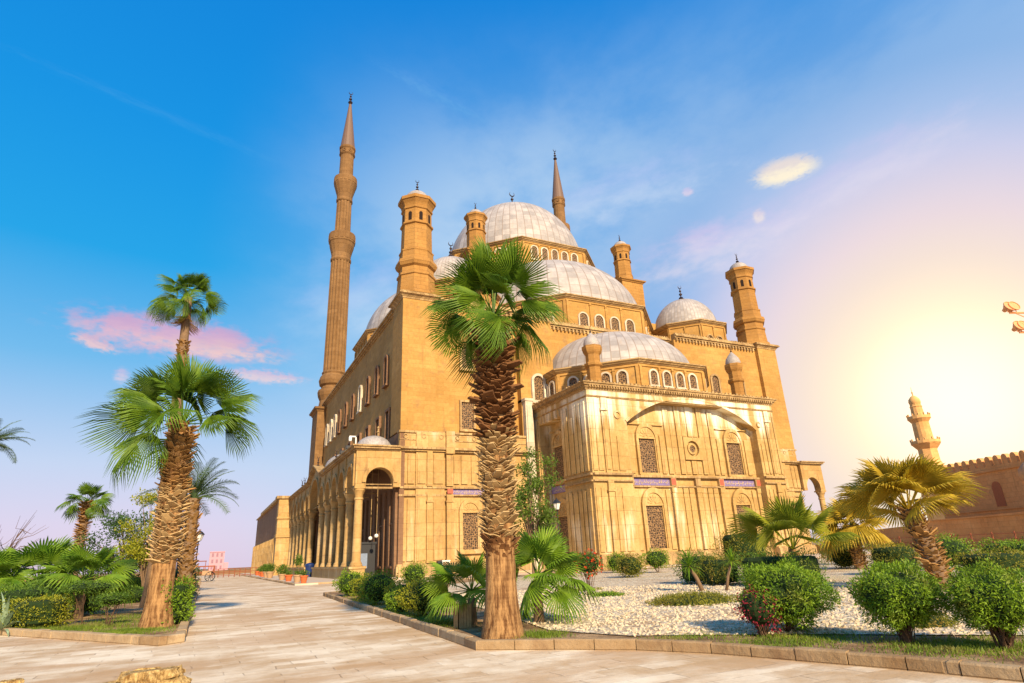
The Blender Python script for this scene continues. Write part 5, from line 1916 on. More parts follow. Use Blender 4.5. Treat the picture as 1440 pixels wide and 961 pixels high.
def sword_leaves(n, L, W, seed, lo=-25, hi=85, droop=0.4):
    rn = random.Random(seed)
    b = MB()
    for k in range(n):
        el = R(hi + (lo - hi) * (k + .5) / n + rn.uniform(-6, 6))
        az = k * 2.4 + rn.uniform(-.2, .2)
        l = L * rn.uniform(0.8, 1.1)
        h = Vector((math.cos(az), math.sin(az), 0))
        s = Vector((-math.sin(az), math.cos(az), 0))
        pts = []
        for i in range(5):
            t = i / 4
            e = el - droop * t * t * 1.2
            pts.append(h * (l * t * math.cos((el + e) / 2)) + Vector((0, 0, l * t * math.sin((el + e) / 2))))
        vs, fs = [], []
        for i, p_ in enumerate(pts):
            wd = W * (0.6, 1.0, 0.95, 0.6, 0.05)[i]
            vs += [tuple(p_ - s * wd), tuple(p_ + s * wd)]
        for i in range(4): fs.append((2 * i, 2 * i + 1, 2 * i + 3, 2 * i + 2))
        b.add(vs, fs)
    return b


def yucca(x, y, h, lean, label, s, seed, n=70, group='spiky stemmed plants in the gravel', m=None):
    p = root('yucca', (x, y, 0.08), label, 'yucca', group)
    b = MB()
    b.tube([(0, 0, -0.03), (lean[0] * .4, lean[1] * .4, h * .5), (lean[0], lean[1], h)], [0.085 * s, 0.07 * s, 0.06 * s], 8)
    b.build('stem', M_BARK, p, origin='local', smooth=True)
    f = sword_leaves(n, 0.80 * s, 0.026 * s, seed).build('leaves', m or L_FANB, p, origin='local', fix=False)
    f.location = (lean[0], lean[1], h)


yucca(17.0, 18.9, 0.88, (-0.28, 0.25), 'taller spiky plant on a leaning brown stem behind the ground cover', 1.05, 60)
yucca(17.6, 18.3, 1.02, (0.30, -0.18), 'thinner spiky plant leaning right, beside the taller one', 0.72, 61)
yucca(20.6, 13.9, 0.42, (0, 0), 'little spiky sprout between the two golden palms', 0.6, 62, 24, m=L_FANY)
yucca(16.2, 10.4, 0.55, (0.0, 0.0), 'little spiky sprout left of the leaning golden palm foot', 0.5, 63, 24, m=L_FANY)
p = root('agave', (-5.35, 25.1, 0.1), 'pale grey green agave with sword leaves at the left edge', 'agave')
sword_leaves(26, 1.15, 0.055, 64, 5, 80, 0.5).build('leaves', L_AGAVE, p, origin='local', fix=False)


# ---- broadleaf trees -----------------------------------------------------------


def tree(name, x, y, label, m, h, cr, ch, seed, n=6500, size=0.16, clumps=16, trunk_r=0.12, cat='tree', group=None, lean=0.0, bare=False):
    rn = random.Random(seed)
    p = root(name, (x, y, 0.08), label, cat, group)
    tb = MB()
    z0 = h - ch
    top = Vector((lean, 0, z0))
    tb.tube([(0, 0, -0.05), (lean * 0.4, 0, z0 * 0.5), tuple(top)], [trunk_r * 1.25, trunk_r, trunk_r * 0.8], 8)
    cb = MB()
    for k in range(clumps):
        a = k * 2.4 + rn.uniform(-.4, .4)
        q = math.sqrt((k + 0.5) / clumps)
        zz = z0 + ch * rn.uniform(0.15, 0.95)
        rr = cr * q * math.sqrt(max(0.1, 1 - ((zz - z0 - ch * .45) / (ch * .62)) ** 2))
        c = Vector((lean + rr * math.cos(a), rr * math.sin(a), zz))
        mid = top.lerp(c, 0.5) + Vector((0, 0, 0.15 * ch))
        tb.tube([tuple(top - Vector((0, 0, rn.uniform(0, .3) * z0))), tuple(mid), tuple(c)], [trunk_r * 0.55, trunk_r * 0.32, trunk_r * 0.12], 5, cap=False)
        if bare:
            for j in range(9):
                e = c + Vector((rn.gauss(0, 1), rn.gauss(0, 1), rn.gauss(0.5, .8))) * 0.55
                tb.tube([tuple(mid.lerp(c, rn.random())), tuple(mid.lerp(e, .6)), tuple(e)], [0.02, 0.014, 0.006], 3, cap=False)
            continue
        s = cr * rn.uniform(0.26, 0.42)
        lc = leaf_cloud('ball', (s, s, s * 0.75), n // clumps, size, seed + k, 0.5, 0.2, 0.9, 0.5)
        cb.add([(v[0] + c.x, v[1] + c.y, v[2] + c.z - s * .75) for v in lc.v], lc.f)
    tb.build('trunk', M_TWIG if bare else M_BARK, p, origin='local', fix=False)
    if not bare: cb.build('crown', m, p, origin='local', fix=False)
    return p


tree('broadleaf_tree', -4.3, 45.5, 'dark small broadleaf tree behind the left fan palm clumps', L_TREED, 4.9, 2.2, 3.9, 70, 9000, 0.15, 26, 0.11)
tree('broadleaf_tree', -2.9, 41.0, 'light yellow green young tree touching the big left palm trunk', L_BUSHY, 5.8, 1.6, 5.0, 71, 7000, 0.13, 24, 0.07)
tree('broadleaf_tree', 20.9, 40.0, 'slim small tree with sparse foliage in front of the white pier', L_TREE, 9.0, 2.2, 7.0, 72, 6500, 0.20, 26, 0.10)
tree('bare_tree', -10.0, 42.0, 'leafless shrubby tree at the far left edge', None, 4.6, 2.2, 4.0, 73, 0, 0, 14, 0.07, bare=True)

# ---- grass and low weeds -------------------------------------------------------
rn = random.Random(99)
gb = MB()
patches = [(9.2, 8.2, 1.5, 0.9, 3000, .085), (10.4, 6.2, 1.2, 0.8, 2600, .09), (11.0, 5.2, 0.9, 0.6, 1400, .10), (8.6, 9.8, 1.5, .5, 1700, .06), (5.75, 16.6, 0.5, 1.4, 2000, .06), (5.8, 20.0, 0.4, 3.5, 1800, .07), (6.2, 27.0, 0.5, 4.0, 900, .09),
           (6.4, 12.1, 0.5, .6, 900, .10), (-1.9, 20.9, 1.1, 1.3, 4200, .09), (-3.6, 23.6, 1.4, 1.2, 3400, .12), (-5.0, 25.4, .8, .8, 900, .14), (-2.2, 26.5, 1.2, 3.0, 2200, .10), (-1.2, 30, .7, 5, 1500, .10), (11.5, 9.8, 1.2, 1.0, 700, .05), (15.5, 13.5, 2.5, 1.5, 900, .05), (12.5, 11.6, 1.0, .5, 500, .05), (22, 13, 4, 3, 1500, .07), (17.2, 8.6, 2.2, 1.6, 1300, .07), (26, 20, 5, 3, 1500, .07), (24, 30, 6, 2.0, 700, .07)]
for (x, y, sx, sy, n, hh) in patches:
    for k in range(n):
        px, py = rn.gauss(x, sx * 0.55), rn.gauss(y, sy * 0.55)
        if px > 3:
            if not inside(bedR, px, py): continue
        elif not inside(bedL, px, py): continue
        a = rn.uniform(0, 6.28)
        h = hh * rn.uniform(0.4, 1.25) * (0.62 if px > 7.5 else 0.8)
        dx, dy = math.cos(a) * 0.009, math.sin(a) * 0.009
        lx, ly = rn.gauss(0, .4) * h, rn.gauss(0, .4) * h
        z0 = 0.07 if px > 3 else 0.10
        gb.add([(px - dx, py - dy, z0), (px + dx, py + dy, z0), (px + lx, py + ly, z0 + h)], [(0, 1, 2)])
gb.build('grass', L_GRASS, fix=False, kind='stuff', label='thin grass and weeds growing along the kerbs of the beds', cat='grass')

# ------------------------------------------------------------------ things around the mosque
M_TERRA = plain('terracotta', (0.55, 0.13, 0.04), 0.7, var=0.25, scale=5)
M_CLAY = plain('pale_clay', (0.42, 0.26, 0.14), 0.8)
M_BLACK = plain('black_paint', (0.02, 0.02, 0.022), 0.45)
M_GLASSW = plain('frosted_lamp_glass', (0.80, 0.76, 0.66), 0.3, var=0.05)
M_WOOD = plain('weathered_wood', (0.42, 0.28, 0.13), 0.85, var=0.45, scale=9)
M_WOODR = plain('red_brown_wood', (0.25, 0.075, 0.035), 0.7)
M_FORT = stone('flare_lit_salmon_stone', (0.78, 0.38, 0.13), (0.95, 0.54, 0.22), 1.2, 0.6, 0.25, dirt=0.4, grain=0.1)  # salmon stone, brightened so its colour carries the flare's light
M_FORTM = stone('flare_washed_minaret_stone', (0.80, 0.40, 0.13), (0.95, 0.54, 0.20), 1.2, 1.0, 0.15, dirt=0.15)  # stone lightened to orange; haze and flare painted into the colour
M_WPAINT = plain('white_paint', (0.78, 0.76, 0.72), 0.5, var=0.08)
M_BLUEP = plain('navy_plastic', (0.012, 0.03, 0.12), 0.4)
M_LAMPH = plain('orange_brown_lamp_housing', (0.78, 0.34, 0.13), 0.5)
M_PINK = plain('pink_far_facade', (0.46, 0.27, 0.30), 0.9, var=0.1)
M_PINK2 = plain('far_window', (0.28, 0.16, 0.19), 0.9)
M_SKIN = plain('skin', (0.45, 0.25, 0.16), 0.6, var=0.05)
M_CLOTHP = plain('pink_cloth', (0.60, 0.06, 0.22), 0.8)
M_ROCK, t_, b_ = mat('yellow_rock', 0.9)
r1_ = t_.noise(t_.pos(), 9.0, 8, 0.7)
x_, y_, z_ = t_.xyz(t_.pos())
r2_ = t_.noise(t_.comb(t_.math('MULTIPLY', x_, 22.0), t_.math('MULTIPLY', y_, 22.0), t_.math('MULTIPLY', z_, 5.0)), 1.0, 5, 0.65)
c_ = t_.mix(t_.ramp(t_.math('ADD', t_.math('MULTIPLY', r1_, 0.5), t_.math('MULTIPLY', r2_, 0.5)), 0.38, 0.62), (0.22, 0.11, 0.03), (0.72, 0.50, 0.20))
t_.put(b_.inputs['Base Color'], c_)
bump(t_, b_, t_.math('ADD', r1_, r2_), 1.0, 0.06)
M_PANE = plain('grey_pane', (0.22, 0.27, 0.36), 0.15)
M_NICHE = plain('painted_niche_shade', (0.38, 0.14, 0.06), 0.9)
M_CLOTHD = plain('dark_cloth', (0.03, 0.03, 0.05), 0.85)

# potted plants along the terrace edge
pots = [(7.85, 57.6, 0.34, 0.62, M_TERRA, 'low', 'red terracotta pot nearest the viewer with a short plant, terrace corner'),
        (7.75, 61.0, 0.40, 0.66, M_CLAY, 'tall', 'pale clay pot second from the corner holding the tallest plant'),
        (7.75, 67.6, 0.40, 0.60, M_TERRA, 'low', 'red terracotta pot third from the terrace corner'),
        (7.85, 74.5, 0.42, 0.62, M_CLAY, 'bush', 'pale clay pot with a round dark shrub, fourth from the corner'),
        (7.95, 90.0, 0.52, 0.80, M_CLAY, 'bush', 'brown pot with a wide shrub in the middle of the pot row'),
        (8.00, 95.5, 0.52, 0.80, M_CLAY, 'bush', 'brown pot with a shrub just beyond the middle of the row'),
        (8.2, 104.0, 0.50, 0.72, M_TERRA, 'bush', 'red pot with a shrub, third from the far end of the row'),
        (8.6, 113.0, 0.50, 0.72, M_TERRA, 'low', 'small looking red pot second from the far end'),
        (8.9, 124.0, 0.50, 0.72, M_TERRA, 'low', 'farthest red pot at the end of the pot row')]
for i, (x, y, r, h, m_, kind, lb) in enumerate(pots):
    p = root('potted_plant', (x, y, 0.12), lb, 'potted plant', 'potted plants along the terrace edge')
    b = MB()
    b.lathe([(r * 0.62, 0), (r * 0.92, h * 0.82), (r * 1.06, h * 0.83), (r * 1.06, h), (r * 0.9, h), (r * 0.86, h * 0.88), (0, h * 0.88)], 18)
    b.build('pot', m_, p, origin='local', smooth=40)
    if kind == 'tall':
        tb = MB()
        tb.tube([(0, 0, h * .85), (0.05, 0, h + 1.2)], [0.03, 0.02], 5)
        tb.build('stem', M_BARK, p, origin='local')
        f = leaf_cloud('ball', (0.35, 0.35, 0.5), 420, 0.15, i, 0.5, 0.2, 0.9)
        f.v = [(a, c, z + h + 0.7) for a, c, z in f.v]
        f2 = leaf_cloud('ball', (0.30, 0.30, 0.2), 260, 0.13, i + 9, 0.5, 0.2, 0.9)
        f.add([(a, c, z + h - 0.05) for a, c, z in f2.v], f2.f)
    elif kind == 'low':
        f = leaf_cloud('ball', (0.28, 0.28, 0.24), 260, 0.15, i, 0.35, 0.3, 0.9)
        f.v = [(a, c, z + h - 0.08) for a, c, z in f.v]
    else:
        f = leaf_cloud('ball', (0.62, 0.62, 0.52), 1100, 0.15, i, 0.45, 0.15, 0.7)
        f.v = [(a, c, z + h - 0.1) for a, c, z in f.v]
    f.build('foliage', L_BUSHD if kind == 'bush' else L_TREE, p, origin='local', fix=False)


def street_lamp(x, y, H_, label, s=1.0, z0=0.08):
    p = root('street_lamp', (x, y, z0), label, 'street lamp', 'old style lamp posts')
    b = MB()
    b.lathe([(0.20, 0), (0.20, 0.12), (0.13, 0.2), (0.12, 0.7), (0.15, 0.75), (0.08, 0.85), (0.055, 1.0), (0.045, H_ - 0.9), (0.08, H_ - 0.86), (0.08, H_ - 0.8), (0.04, H_ - 0.78), (0.05, H_ - 0.65), (0.14, H_ - 0.6), (0.15, H_ - 0.57), (0, H_ - .57)], 12)
    b.build('post', M_BLACK, p, origin='local', smooth=40)
    g = MB()
    g.lathe([(0.12 * s, H_ - 0.56), (0.22 * s, H_ - 0.08), (0, H_ - 0.08)], 6)
    g.build('lantern_glass', M_GLASSW, p, origin='local')
    c = MB()
    c.lathe([(0.26 * s, H_ - 0.09), (0.25 * s, H_ - 0.04), (0.13 * s, H_ + 0.16), (0.05, H_ + 0.24), (0.05, H_ + 0.3), (0, H_ + 0.38)], 6)
    for k in range(6):
        a = k * pi / 3
        c.tube([(0.12 * s * math.cos(a), 0.12 * s * math.sin(a), H_ - 0.57), (0.225 * s * math.cos(a), 0.225 * s * math.sin(a), H_ - 0.08)], 0.012, 4)
    c.build('lantern_cap', M_BLACK, p, origin='local')


street_lamp(24.85, 43.0, 5.4, 'black lantern lamp post standing before the left side of the bay', 1.5)
street_lamp(-0.62, 58.0, 4.3, 'black lantern lamp post beside the path beyond the date palm', 1.6)
# plain dark post between the two left palms
p = root('metal_post', (-1.45, 47.0, 0.08), 'plain dark metal post between the left palm trunks', 'post')
b = MB()
b.lathe([(0.22, 0), (0.22, 0.3), (0.16, 0.4), (0.13, 3.2), (0.17, 3.25), (0.17, 3.4), (0, 3.45)], 10)
b.build('shaft', M_BLACK, p, origin='local', smooth=40)

# wooden box and small bits round the main palm
p = root('wooden_box', (5.72, 14.75, 0.07), 'upright box of pale weathered planks left of the main palm trunk', 'wooden box')
b = MB()
for k in range(5):
    b.box(-0.17 + k * 0.07, -0.17 + k * 0.07 + 0.062, -0.17, -0.15, 0.0, 0.52 - 0.01 * (k % 2))
    b.box(-0.17 + k * 0.07, -0.17 + k * 0.07 + 0.062, 0.15, 0.17, 0.0, 0.52)
    b.box(-0.17, -0.15, -0.17 + k * 0.07, -0.17 + k * 0.07 + 0.062, 0.0, 0.52)
    b.box(0.16, 0.18, -0.17 + k * 0.07, -0.17 + k * 0.07 + 0.062, 0.0, 0.52)
b.build('side_planks', M_WOOD, p, origin='local')
b = MB()
b.box(-0.15, 0.16, -0.15, 0.15, 0.44, 0.47)
b.build('top', M_WOOD, p, origin='local')

# weathered stone block in the foreground, and the tip of another
for x, y, s, lb in ((-0.60, 11.55, 1.0, 'broken yellowish stone block lying on the paving at the bottom edge'), (-2.62, 13.25, 0.42, 'small tip of a second broken stone at the bottom left corner')):
    p = root('stone_block', (x, y, 0.0), lb, 'stone block')
    rn = random.Random(int(s * 10))
    b = MB()
    n = 26
    for (za, zb, ra, rb) in ((0.0, 0.13, 0.56, 0.52), (0.131, 0.25, 0.44, 0.40)):
        vs = []
        jit = [rn.uniform(0.80, 1.12) for _ in range(n)]
        for z_, r_ in ((za, ra), ((za + zb) / 2, (ra + rb) / 2 * 1.02), (zb - 0.02, rb), (zb, rb * 0.93)):
            for j in range(n):
                a = 2 * pi * j / n
                k = (abs(math.cos(a)) ** 4 + abs(math.sin(a) * 1.15) ** 4) ** -0.25
                rr = r_ * k * jit[j] * rn.uniform(0.93, 1.07) * s
                vs.append((rr * math.cos(a) + (0.10 * s if za else 0), rr * math.sin(a) * 0.7, (z_ + rn.uniform(-.022, .018) * (z_ > 0)) * s))
        fs = [(i * n + j, i * n + (j + 1) % n, (i + 1) * n + (j + 1) % n, (i + 1) * n + j) for i in range(3) for j in range(n)]
        fs.append(tuple(3 * n + j for j in range(n)))
        b.add(vs, fs)
    b.build('stone', M_ROCK, p, origin='local')

# electric cabinet against the mosque wall
p = root('electric_cabinet', (21.2, 58.9, 0.12), 'small pale cabinet with dark side against the mosque wall', 'cabinet')
b = MB()
b.box(-0.45, 0.30, -0.25, 0.25, 0.1, 1.25)
b.box(-0.5, 0.35, -0.3, 0.3, 1.25, 1.32)
b.build('body', M_WPAINT, p, origin='local')
b = MB()
b.box(-0.40, 0.25, -0.27, -0.252, 0.18, 1.18)
b.build('door', M_CLAY, p, origin='local')
b = MB()
b.box(-0.9, -0.47, -0.2, 0.25, 0.0, 1.3)
b.build('meter_box', M_BLACK, p, origin='local')

# litter bin under the middle arch
p = root('litter_bin', (12.0, 83.6, 0.12), 'dark blue bin standing at the opening of the middle portico arch', 'bin')
b = MB()
b.lathe([(0.42, 0), (0.55, 1.25), (0.58, 1.26), (0.58, 1.36)], 14)
b.build('body', M_BLUEP, p, origin='local', smooth=40)
b = MB()
b.lathe([(0.6, 1.36), (0.5, 1.55), (0.2, 1.66), (0, 1.68)], 14)
b.build('lid', M_BLUEP, p, origin='local', smooth=40)

# guard booth and hanging globe lamps inside the portico
p = root('wooden_booth', (14.7, 65.2, 0.12), 'tall dark wooden booth with a glazed front inside the portico', 'booth')
b = MB()
b.box(-0.9, 0.9, -0.7, 0.7, 0.0, 3.2)
b.box(-1.0, 1.0, -0.8, 0.8, 3.2, 3.4)
b.build('body', M_BLACK, p, origin='local')
b = MB()
b.box(-0.75, 0.1, -0.73, -0.705, 0.9, 2.3)
b.build('window', M_PANE, p, origin='local')
for x, y, z, lb in ((15.05, 62.0, 4.0, 'white globe lamp hanging lower right under the front portico arch'), (14.95, 64.1, 3.85, 'white globe lamp hanging left of the other under the portico')):
    p = root('globe_lamp', (x, y, z), lb, 'hanging lamp', 'globe lamps in the portico')
    b = MB()
    b.lathe([(0.0, -0.2)] + [(0.2 * math.cos(R(e)), 0.2 * math.sin(R(e))) for e in range(-75, 76, 15)] + [(0.0, 0.2)], 14)
    b.build('globe', M_GLASSW, p, origin='local', smooth=True)
    b = MB()
    b.tube([(0, 0, 0.19), (0, 0, 11.6 - z)], 0.03, 6)
    b.build('rod', M_TRIM, p, origin='local')

# floodlights and camera on the portico roof
for x, y, lb in ((12.15, 60.4, 'white security camera on the portico roof corner'), ):
    p = root('security_camera', (x, y, 12.5), lb, 'camera')
    b = MB()
    b.box(0.1, 0.2, 0, 0.1, 0, 1.0)
    b.box(-0.5, 0.2, 0, 0.1, 0.9, 1.02)
    b.build('bracket', M_WPAINT, p, origin='local')
    b = MB()
    b.lathe([(0.0, 0.45), (0.13, 0.5), (0.16, 0.62), (0.16, 0.88), (0, 0.9)], 12, -0.4, 0.05)
    b.build('housing', M_WPAINT, p, origin='local', smooth=40)
for x, y, lb in ((12.2, 63.6, 'small dark floodlight nearest the camera on the portico roof'), (12.2, 66.8, 'small dark floodlight farther along the portico roof')):
    p = root('floodlight', (x, y, 12.5), lb, 'floodlight', 'floodlights on the portico roof')
    b = MB()
    b.box(-0.25, 0.25, -0.12, 0.12, 0.25, 0.62)
    b.build('lamp_head', M_BLACK, p, origin='local', bevel=0.03)
    b = MB()
    b.tube([(-.2, 0, 0), (-.3, 0, 0.4)], 0.03, 5)
    b.tube([(.2, 0, 0), (.3, 0, 0.4)], 0.03, 5)
    b.build('bracket', M_BLACK, p, origin='local')

# horse cart far down the path
p = root('horse_cart', (-0.3, 96.0, 0.0), 'red and black wooden cart with a white board at the far end of the path', 'cart')
b = MB()
b.box(-1.6, 1.7, -0.8, 0.8, 0.9, 1.25)
b.box(-1.6, -1.45, -0.8, 0.8, 1.25, 2.3)
b.box(1.55, 1.7, -0.8, 0.8, 1.25, 2.0)
for k in range(6): b.box(-1.5 + k * 0.6, -1.42 + k * 0.6, -0.8, -0.72, 1.25, 1.9)
b.box(-1.6, 1.7, -0.82, -0.7, 1.85, 2.0)
b.build('cart_body', M_WOODR, p, origin='local')
b = MB()
b.box(-1.9, 0.6, -0.9, 0.9, 2.55, 2.65)
for x in (-1.8, 0.5): b.box(x - .04, x + .04, -0.8, -0.72, 1.2, 2.55)
b.build('canopy', M_WOODR, p, origin='local')
b = MB()
b.box(0.2, 1.3, -0.95, -0.9, 0.85, 1.35)
b.build('board', M_CLAY, p, origin='local')
for x in (-1.1, 1.2):
    for y in (-0.95, 0.95):
        b = MB()
        for k in range(20):
            a0_, a1_ = 2 * pi * k / 20, 2 * pi * (k + 1) / 20
            b.tube([(x + .6 * math.cos(a0_), y, .62 + .6 * math.sin(a0_)), (x + .6 * math.cos(a1_), y, .62 + .6 * math.sin(a1_))], 0.045, 5)
        for k in range(5):
            a0_ = pi * k / 5
            b.tube([(x - .58 * math.cos(a0_), y, .62 - .58 * math.sin(a0_)), (x + .58 * math.cos(a0_), y, .62 + .58 * math.sin(a0_))], 0.025, 4)
        b.build('wheel', M_BLACK, p, origin='local')

# low dark railings beyond the pots, and a far parapet closing the path
p = root('iron_railing', (4.6, 128.0, 0.0), 'dark iron railing at the far end of the path', 'railing')
b = MB()
for k in range(13): b.tube([(-3 + k * 0.9, 0, 0), (-3 + k * 0.9, 0, 1.5)], 0.07, 5)
for z in (0.3, 0.9, 1.45): b.tube([(-3, 0, z), (7.8, 0, z)], 0.05, 5)
b.build('bars', M_WOODR, p, origin='local')
p = root('parapet_wall', (0, 178, 0.0), 'low stone parapet along the edge of the plateau far behind', 'wall')
b = MB()
b.box(-90, 22, 0, 0.8, 0, 0.95)
b.box(-90, 22, -0.1, 0.9, 0.95, 1.1)
b.build('wall', M_COURT, p, origin='local')
p = root('far_building', (5.0, 262, -6), 'pale pink building far off at the end of the path', 'building')
b = MB()
b.box(-3.4, 1.6, 0, 6, 0, 13.2)
b.box(1.62, 3.2, 0.5, 6, 0, 9.5)
b.box(-3.5, 1.7, -0.2, 6.2, 13.2, 13.5)
b.build('wall', M_PINK, p, origin='local')
for i in range(3):
    for j in range(4):
        b = MB()
        b.box(-2.7 + i * 1.5, -2.0 + i * 1.5, -0.05, 0.0, 5.0 + j * 2.2, 6.3 + j * 2.2)
        b.build('window', M_PINK2, p, origin='local')

# ---- fortress wall on the right ------------------------------------------------


def wallrun(p, A, B, h0, h1, th, name, m, z0=-0.3):
    A, B = V((*A, 0)), V((*B, 0))
    t = (B - A).normalized()
    n = V((-t.y, t.x, 0)) * th
    q = [A, B, B + n, A + n] if True else None
    b = MB()
    vs = [(v.x, v.y, z0) for v in q] + [(A.x, A.y, h0), (B.x, B.y, h1), (B.x + n.x, B.y + n.y, h1), (A.x + n.x, A.y + n.y, h0)]
    b.add(vs, [(0, 3, 2, 1), (4, 5, 6, 7), (0, 1, 5, 4), (1, 2, 6, 5), (2, 3, 7, 6), (3, 0, 4, 7)])
    o = b.build(name, m, p)
    return A, t


fw = root('fortress_wall', (90, 40, 0), 'high salmon pink fortress wall with rounded battlements at the right edge', 'fortress wall')
A, t = wallrun(fw, (83.0, 23.6), (98.2, 55.5), 9.9, 10.4, -2.0, 'wall', M_FORT)
n_ = V((-t.y, t.x, 0))
F = (A, t, n_)
b = MB()
k = 0.6
Lw = 35.0
cnt_ = 0
while k < Lw:
    zt = 9.9 + 0.5 * k / Lw
    q = MB()
    w_ = 0.95
    pts = [(k, zt), (k + w_, zt), (k + w_, zt + 0.75)] + [(k + w_ / 2 + w_ / 2 * math.cos(pi * i / 8), zt + 0.75 + 0.5 * math.sin(pi * i / 8)) for i in range(1, 8)] + [(k, zt + 0.75)]
    q.plate(F, [pts], -0.6, 0.0)
    q.build('merlon', M_FORT, fw)
    k += 1.45
b = MB()
b.fbox(F, 0, Lw, 9.5, 9.75, -0.1, 0.2)
b.fbox(F, 0, Lw, 4.6, 4.8, -0.1, 0.15)
b.build('string_course', M_FORT, fw)
for k in (6.5, 12.5, 18.0, 24.0):
    q = MB()
    q.plate(F, [[(k + x, 5.0 + y) for x, y in arch_loop(1.6, 3.2)]], -0.02, 0.04)
    q.build('painted_niche', M_NICHE, fw)  # flat dark plate: the niche's shade is painted, nothing is recessed
lw = root('garden_wall', (85, 45, 0), 'lower plain salmon wall running in front of the fortress wall', 'wall')
wallrun(lw, (78.5, 24.5), (87.8, 52.75), 4.15, 3.6, -1.0, 'wall', M_FORT)
wallrun(lw, (87.8, 52.8), (93.5, 66.0), 3.3, 2.9, -1.0, 'wall', M_FORT)
A2, t2 = V((78.5, 24.5, 0)), (V((87.8, 52.75, 0)) - V((78.5, 24.5, 0))).normalized()
b = MB()
F2 = (A2, t2, V((-t2.y, t2.x, 0)))
b.fbox(F2, 0, 29.5, 3.62, 3.75, -0.05, 0.14)
b.build('coping', M_FORT, lw)
# domed gate pier at the right edge
p = root('gate_pier', (79.4, 34.6, 0), 'round pier with a pale onion shaped cap at the right edge', 'pier')
b = MB()
b.lathe([(1.0, 0), (1.0, 6.4), (1.25, 6.6), (1.25, 6.9), (0, 6.9)], 12)
b.build('shaft', M_FORT, p, origin='local', smooth=40)
b = MB()
b.lathe([(1.0, 6.9), (1.35, 7.5), (1.3, 8.1), (0.8, 8.7), (0.15, 9.2), (0, 9.5)], 14)
b.build('cap', M_CLAY, p, origin='local', smooth=40)
# fence in front of it
fe = root('metal_fence', (60, 30, 0.05), 'thin dark metal fence in front of the salmon walls', 'fence')
b = MB()
A3, B3 = V((66.0, 22.0, 0.05)), V((74.0, 55.0, 0.05))
for z in (0.5, 1.1, 1.6): b.tube([tuple(A3 + V((0, 0, z))), tuple(B3 + V((0, 0, z)))], 0.03, 4)
b.build('rails', M_WOODR, fe)
for k in range(16):
    P_ = A3.lerp(B3, k / 15)
    b = MB()
    b.tube([tuple(P_), tuple(P_ + V((0, 0, 1.8)))], 0.07, 5)
    b.build('fence_post', M_WOODR, fe)

# far mamluk style minaret
mp = root('distant_minaret', (247.5, 139.5, 0), 'slim minaret, pale orange from painted glare, with two balconies rising far behind the golden palm', 'minaret')
b = MB()
b.box(-4.2, 4.2, -4.2, 4.2, 0, 27)
b.lathe([(4.3, 27), (3.4, 29), (3.3, 33.5), (3.9, 34.2), (4.9, 35.4), (5.0, 35.7)], 8)
b.build('lower_shaft', M_FORTM, mp, origin='local')
b = MB()
b.lathe([(3.1, 36.0), (2.9, 44.0), (3.3, 44.6), (3.9, 45.4)], 16)
b.build('middle_shaft', M_FORTM, mp, origin='local')
for r, z in ((5.0, 35.7), (4.0, 45.4)):
    b = MB()
    b.lathe([(r, z), (r, z + 1.1), (r - 0.3, z + 1.1), (r - 0.3, z)], 16)
    for k in range(12):
        a = 2 * pi * k / 12
        b.box((r - .2) * math.cos(a) - .2, (r - .2) * math.cos(a) + .2, (r - .2) * math.sin(a) - .2, (r - .2) * math.sin(a) + .2, z + 1.1, z + 2.0)
    b.build('balcony', M_FORTM, mp, origin='local')
b = MB()
b.lathe([(2.3, 45.4), (2.0, 50.0), (2.2, 50.4), (1.9, 50.8), (1.9, 51.4)], 12)
b.build('upper_shaft', M_FORTM, mp, origin='local')
b = MB()
b.lathe([(1.9, 51.4), (2.15, 52.3), (1.9, 53.4), (1.0, 54.5), (0.25, 55.0), (0.2, 55.8), (0.35, 56.1), (0.1, 56.6), (0.08, 58.3), (0, 58.4)], 14)
b.build('bulb', M_FORTM, mp, origin='local', smooth=45)

# floodlight mast at the right edge
p = root('floodlight_mast', (36.4, 13.4, 0), 'tall mast with orange tinted floodlights on side arms at the right edge', 'floodlight mast')
b = MB()
b.lathe([(0.22, 0), (0.12, 13.2), (0, 13.2)], 12)
b.build('pole', M_LAMPH, p, origin='local', smooth=40)
side = V((-0.45, 0.22, 0)) * 1.9
for z, ln in ((12.0, 1.05), (10.95, 0.95)):
    b = MB()
    e = side * (1.55 * ln)
    b.tube([(0, 0, z), (e.x, e.y, z + 0.05)], 0.05, 6)
    b.tube([(0, 0, z - 0.7), (e.x * .8, e.y * .8, z)], 0.025, 5)
    arm = b.build('arm', M_LAMPH, p, origin='local')
    for k in (0.84, 1.0):
        q = MB()
        c = e * k
        M_ = Matrix.Translation((c.x, c.y, z + 0.36)) @ Matrix.Rotation(R(-20), 4, 'Z') @ Matrix.Rotation(R(70), 4, 'X')
        q.lathe([(0.0, -0.30), (0.09, -0.29), (0.12, -0.16), (0.20, -0.04), (0.25, 0.06), (0.28, 0.08), (0.28, 0.13), (0.25, 0.13), (0.24, 0.10), (0.0, 0.10)], 14, M=M_)
        q.tube([tuple(c + V((0.2, 0, z + 0.36))), tuple(c + V((0.2, 0, z + 0.08))), tuple(c + V((-0.2, 0, z + 0.08))), tuple(c + V((-0.2, 0, z + 0.36)))], 0.02, 5)
        q.tube([tuple(c + V((0, 0, z + 0.08))), tuple(c + V((0, 0, z)))], 0.03, 5)
        q.build('floodlight_head', M_LAMPH, arm, origin='local')


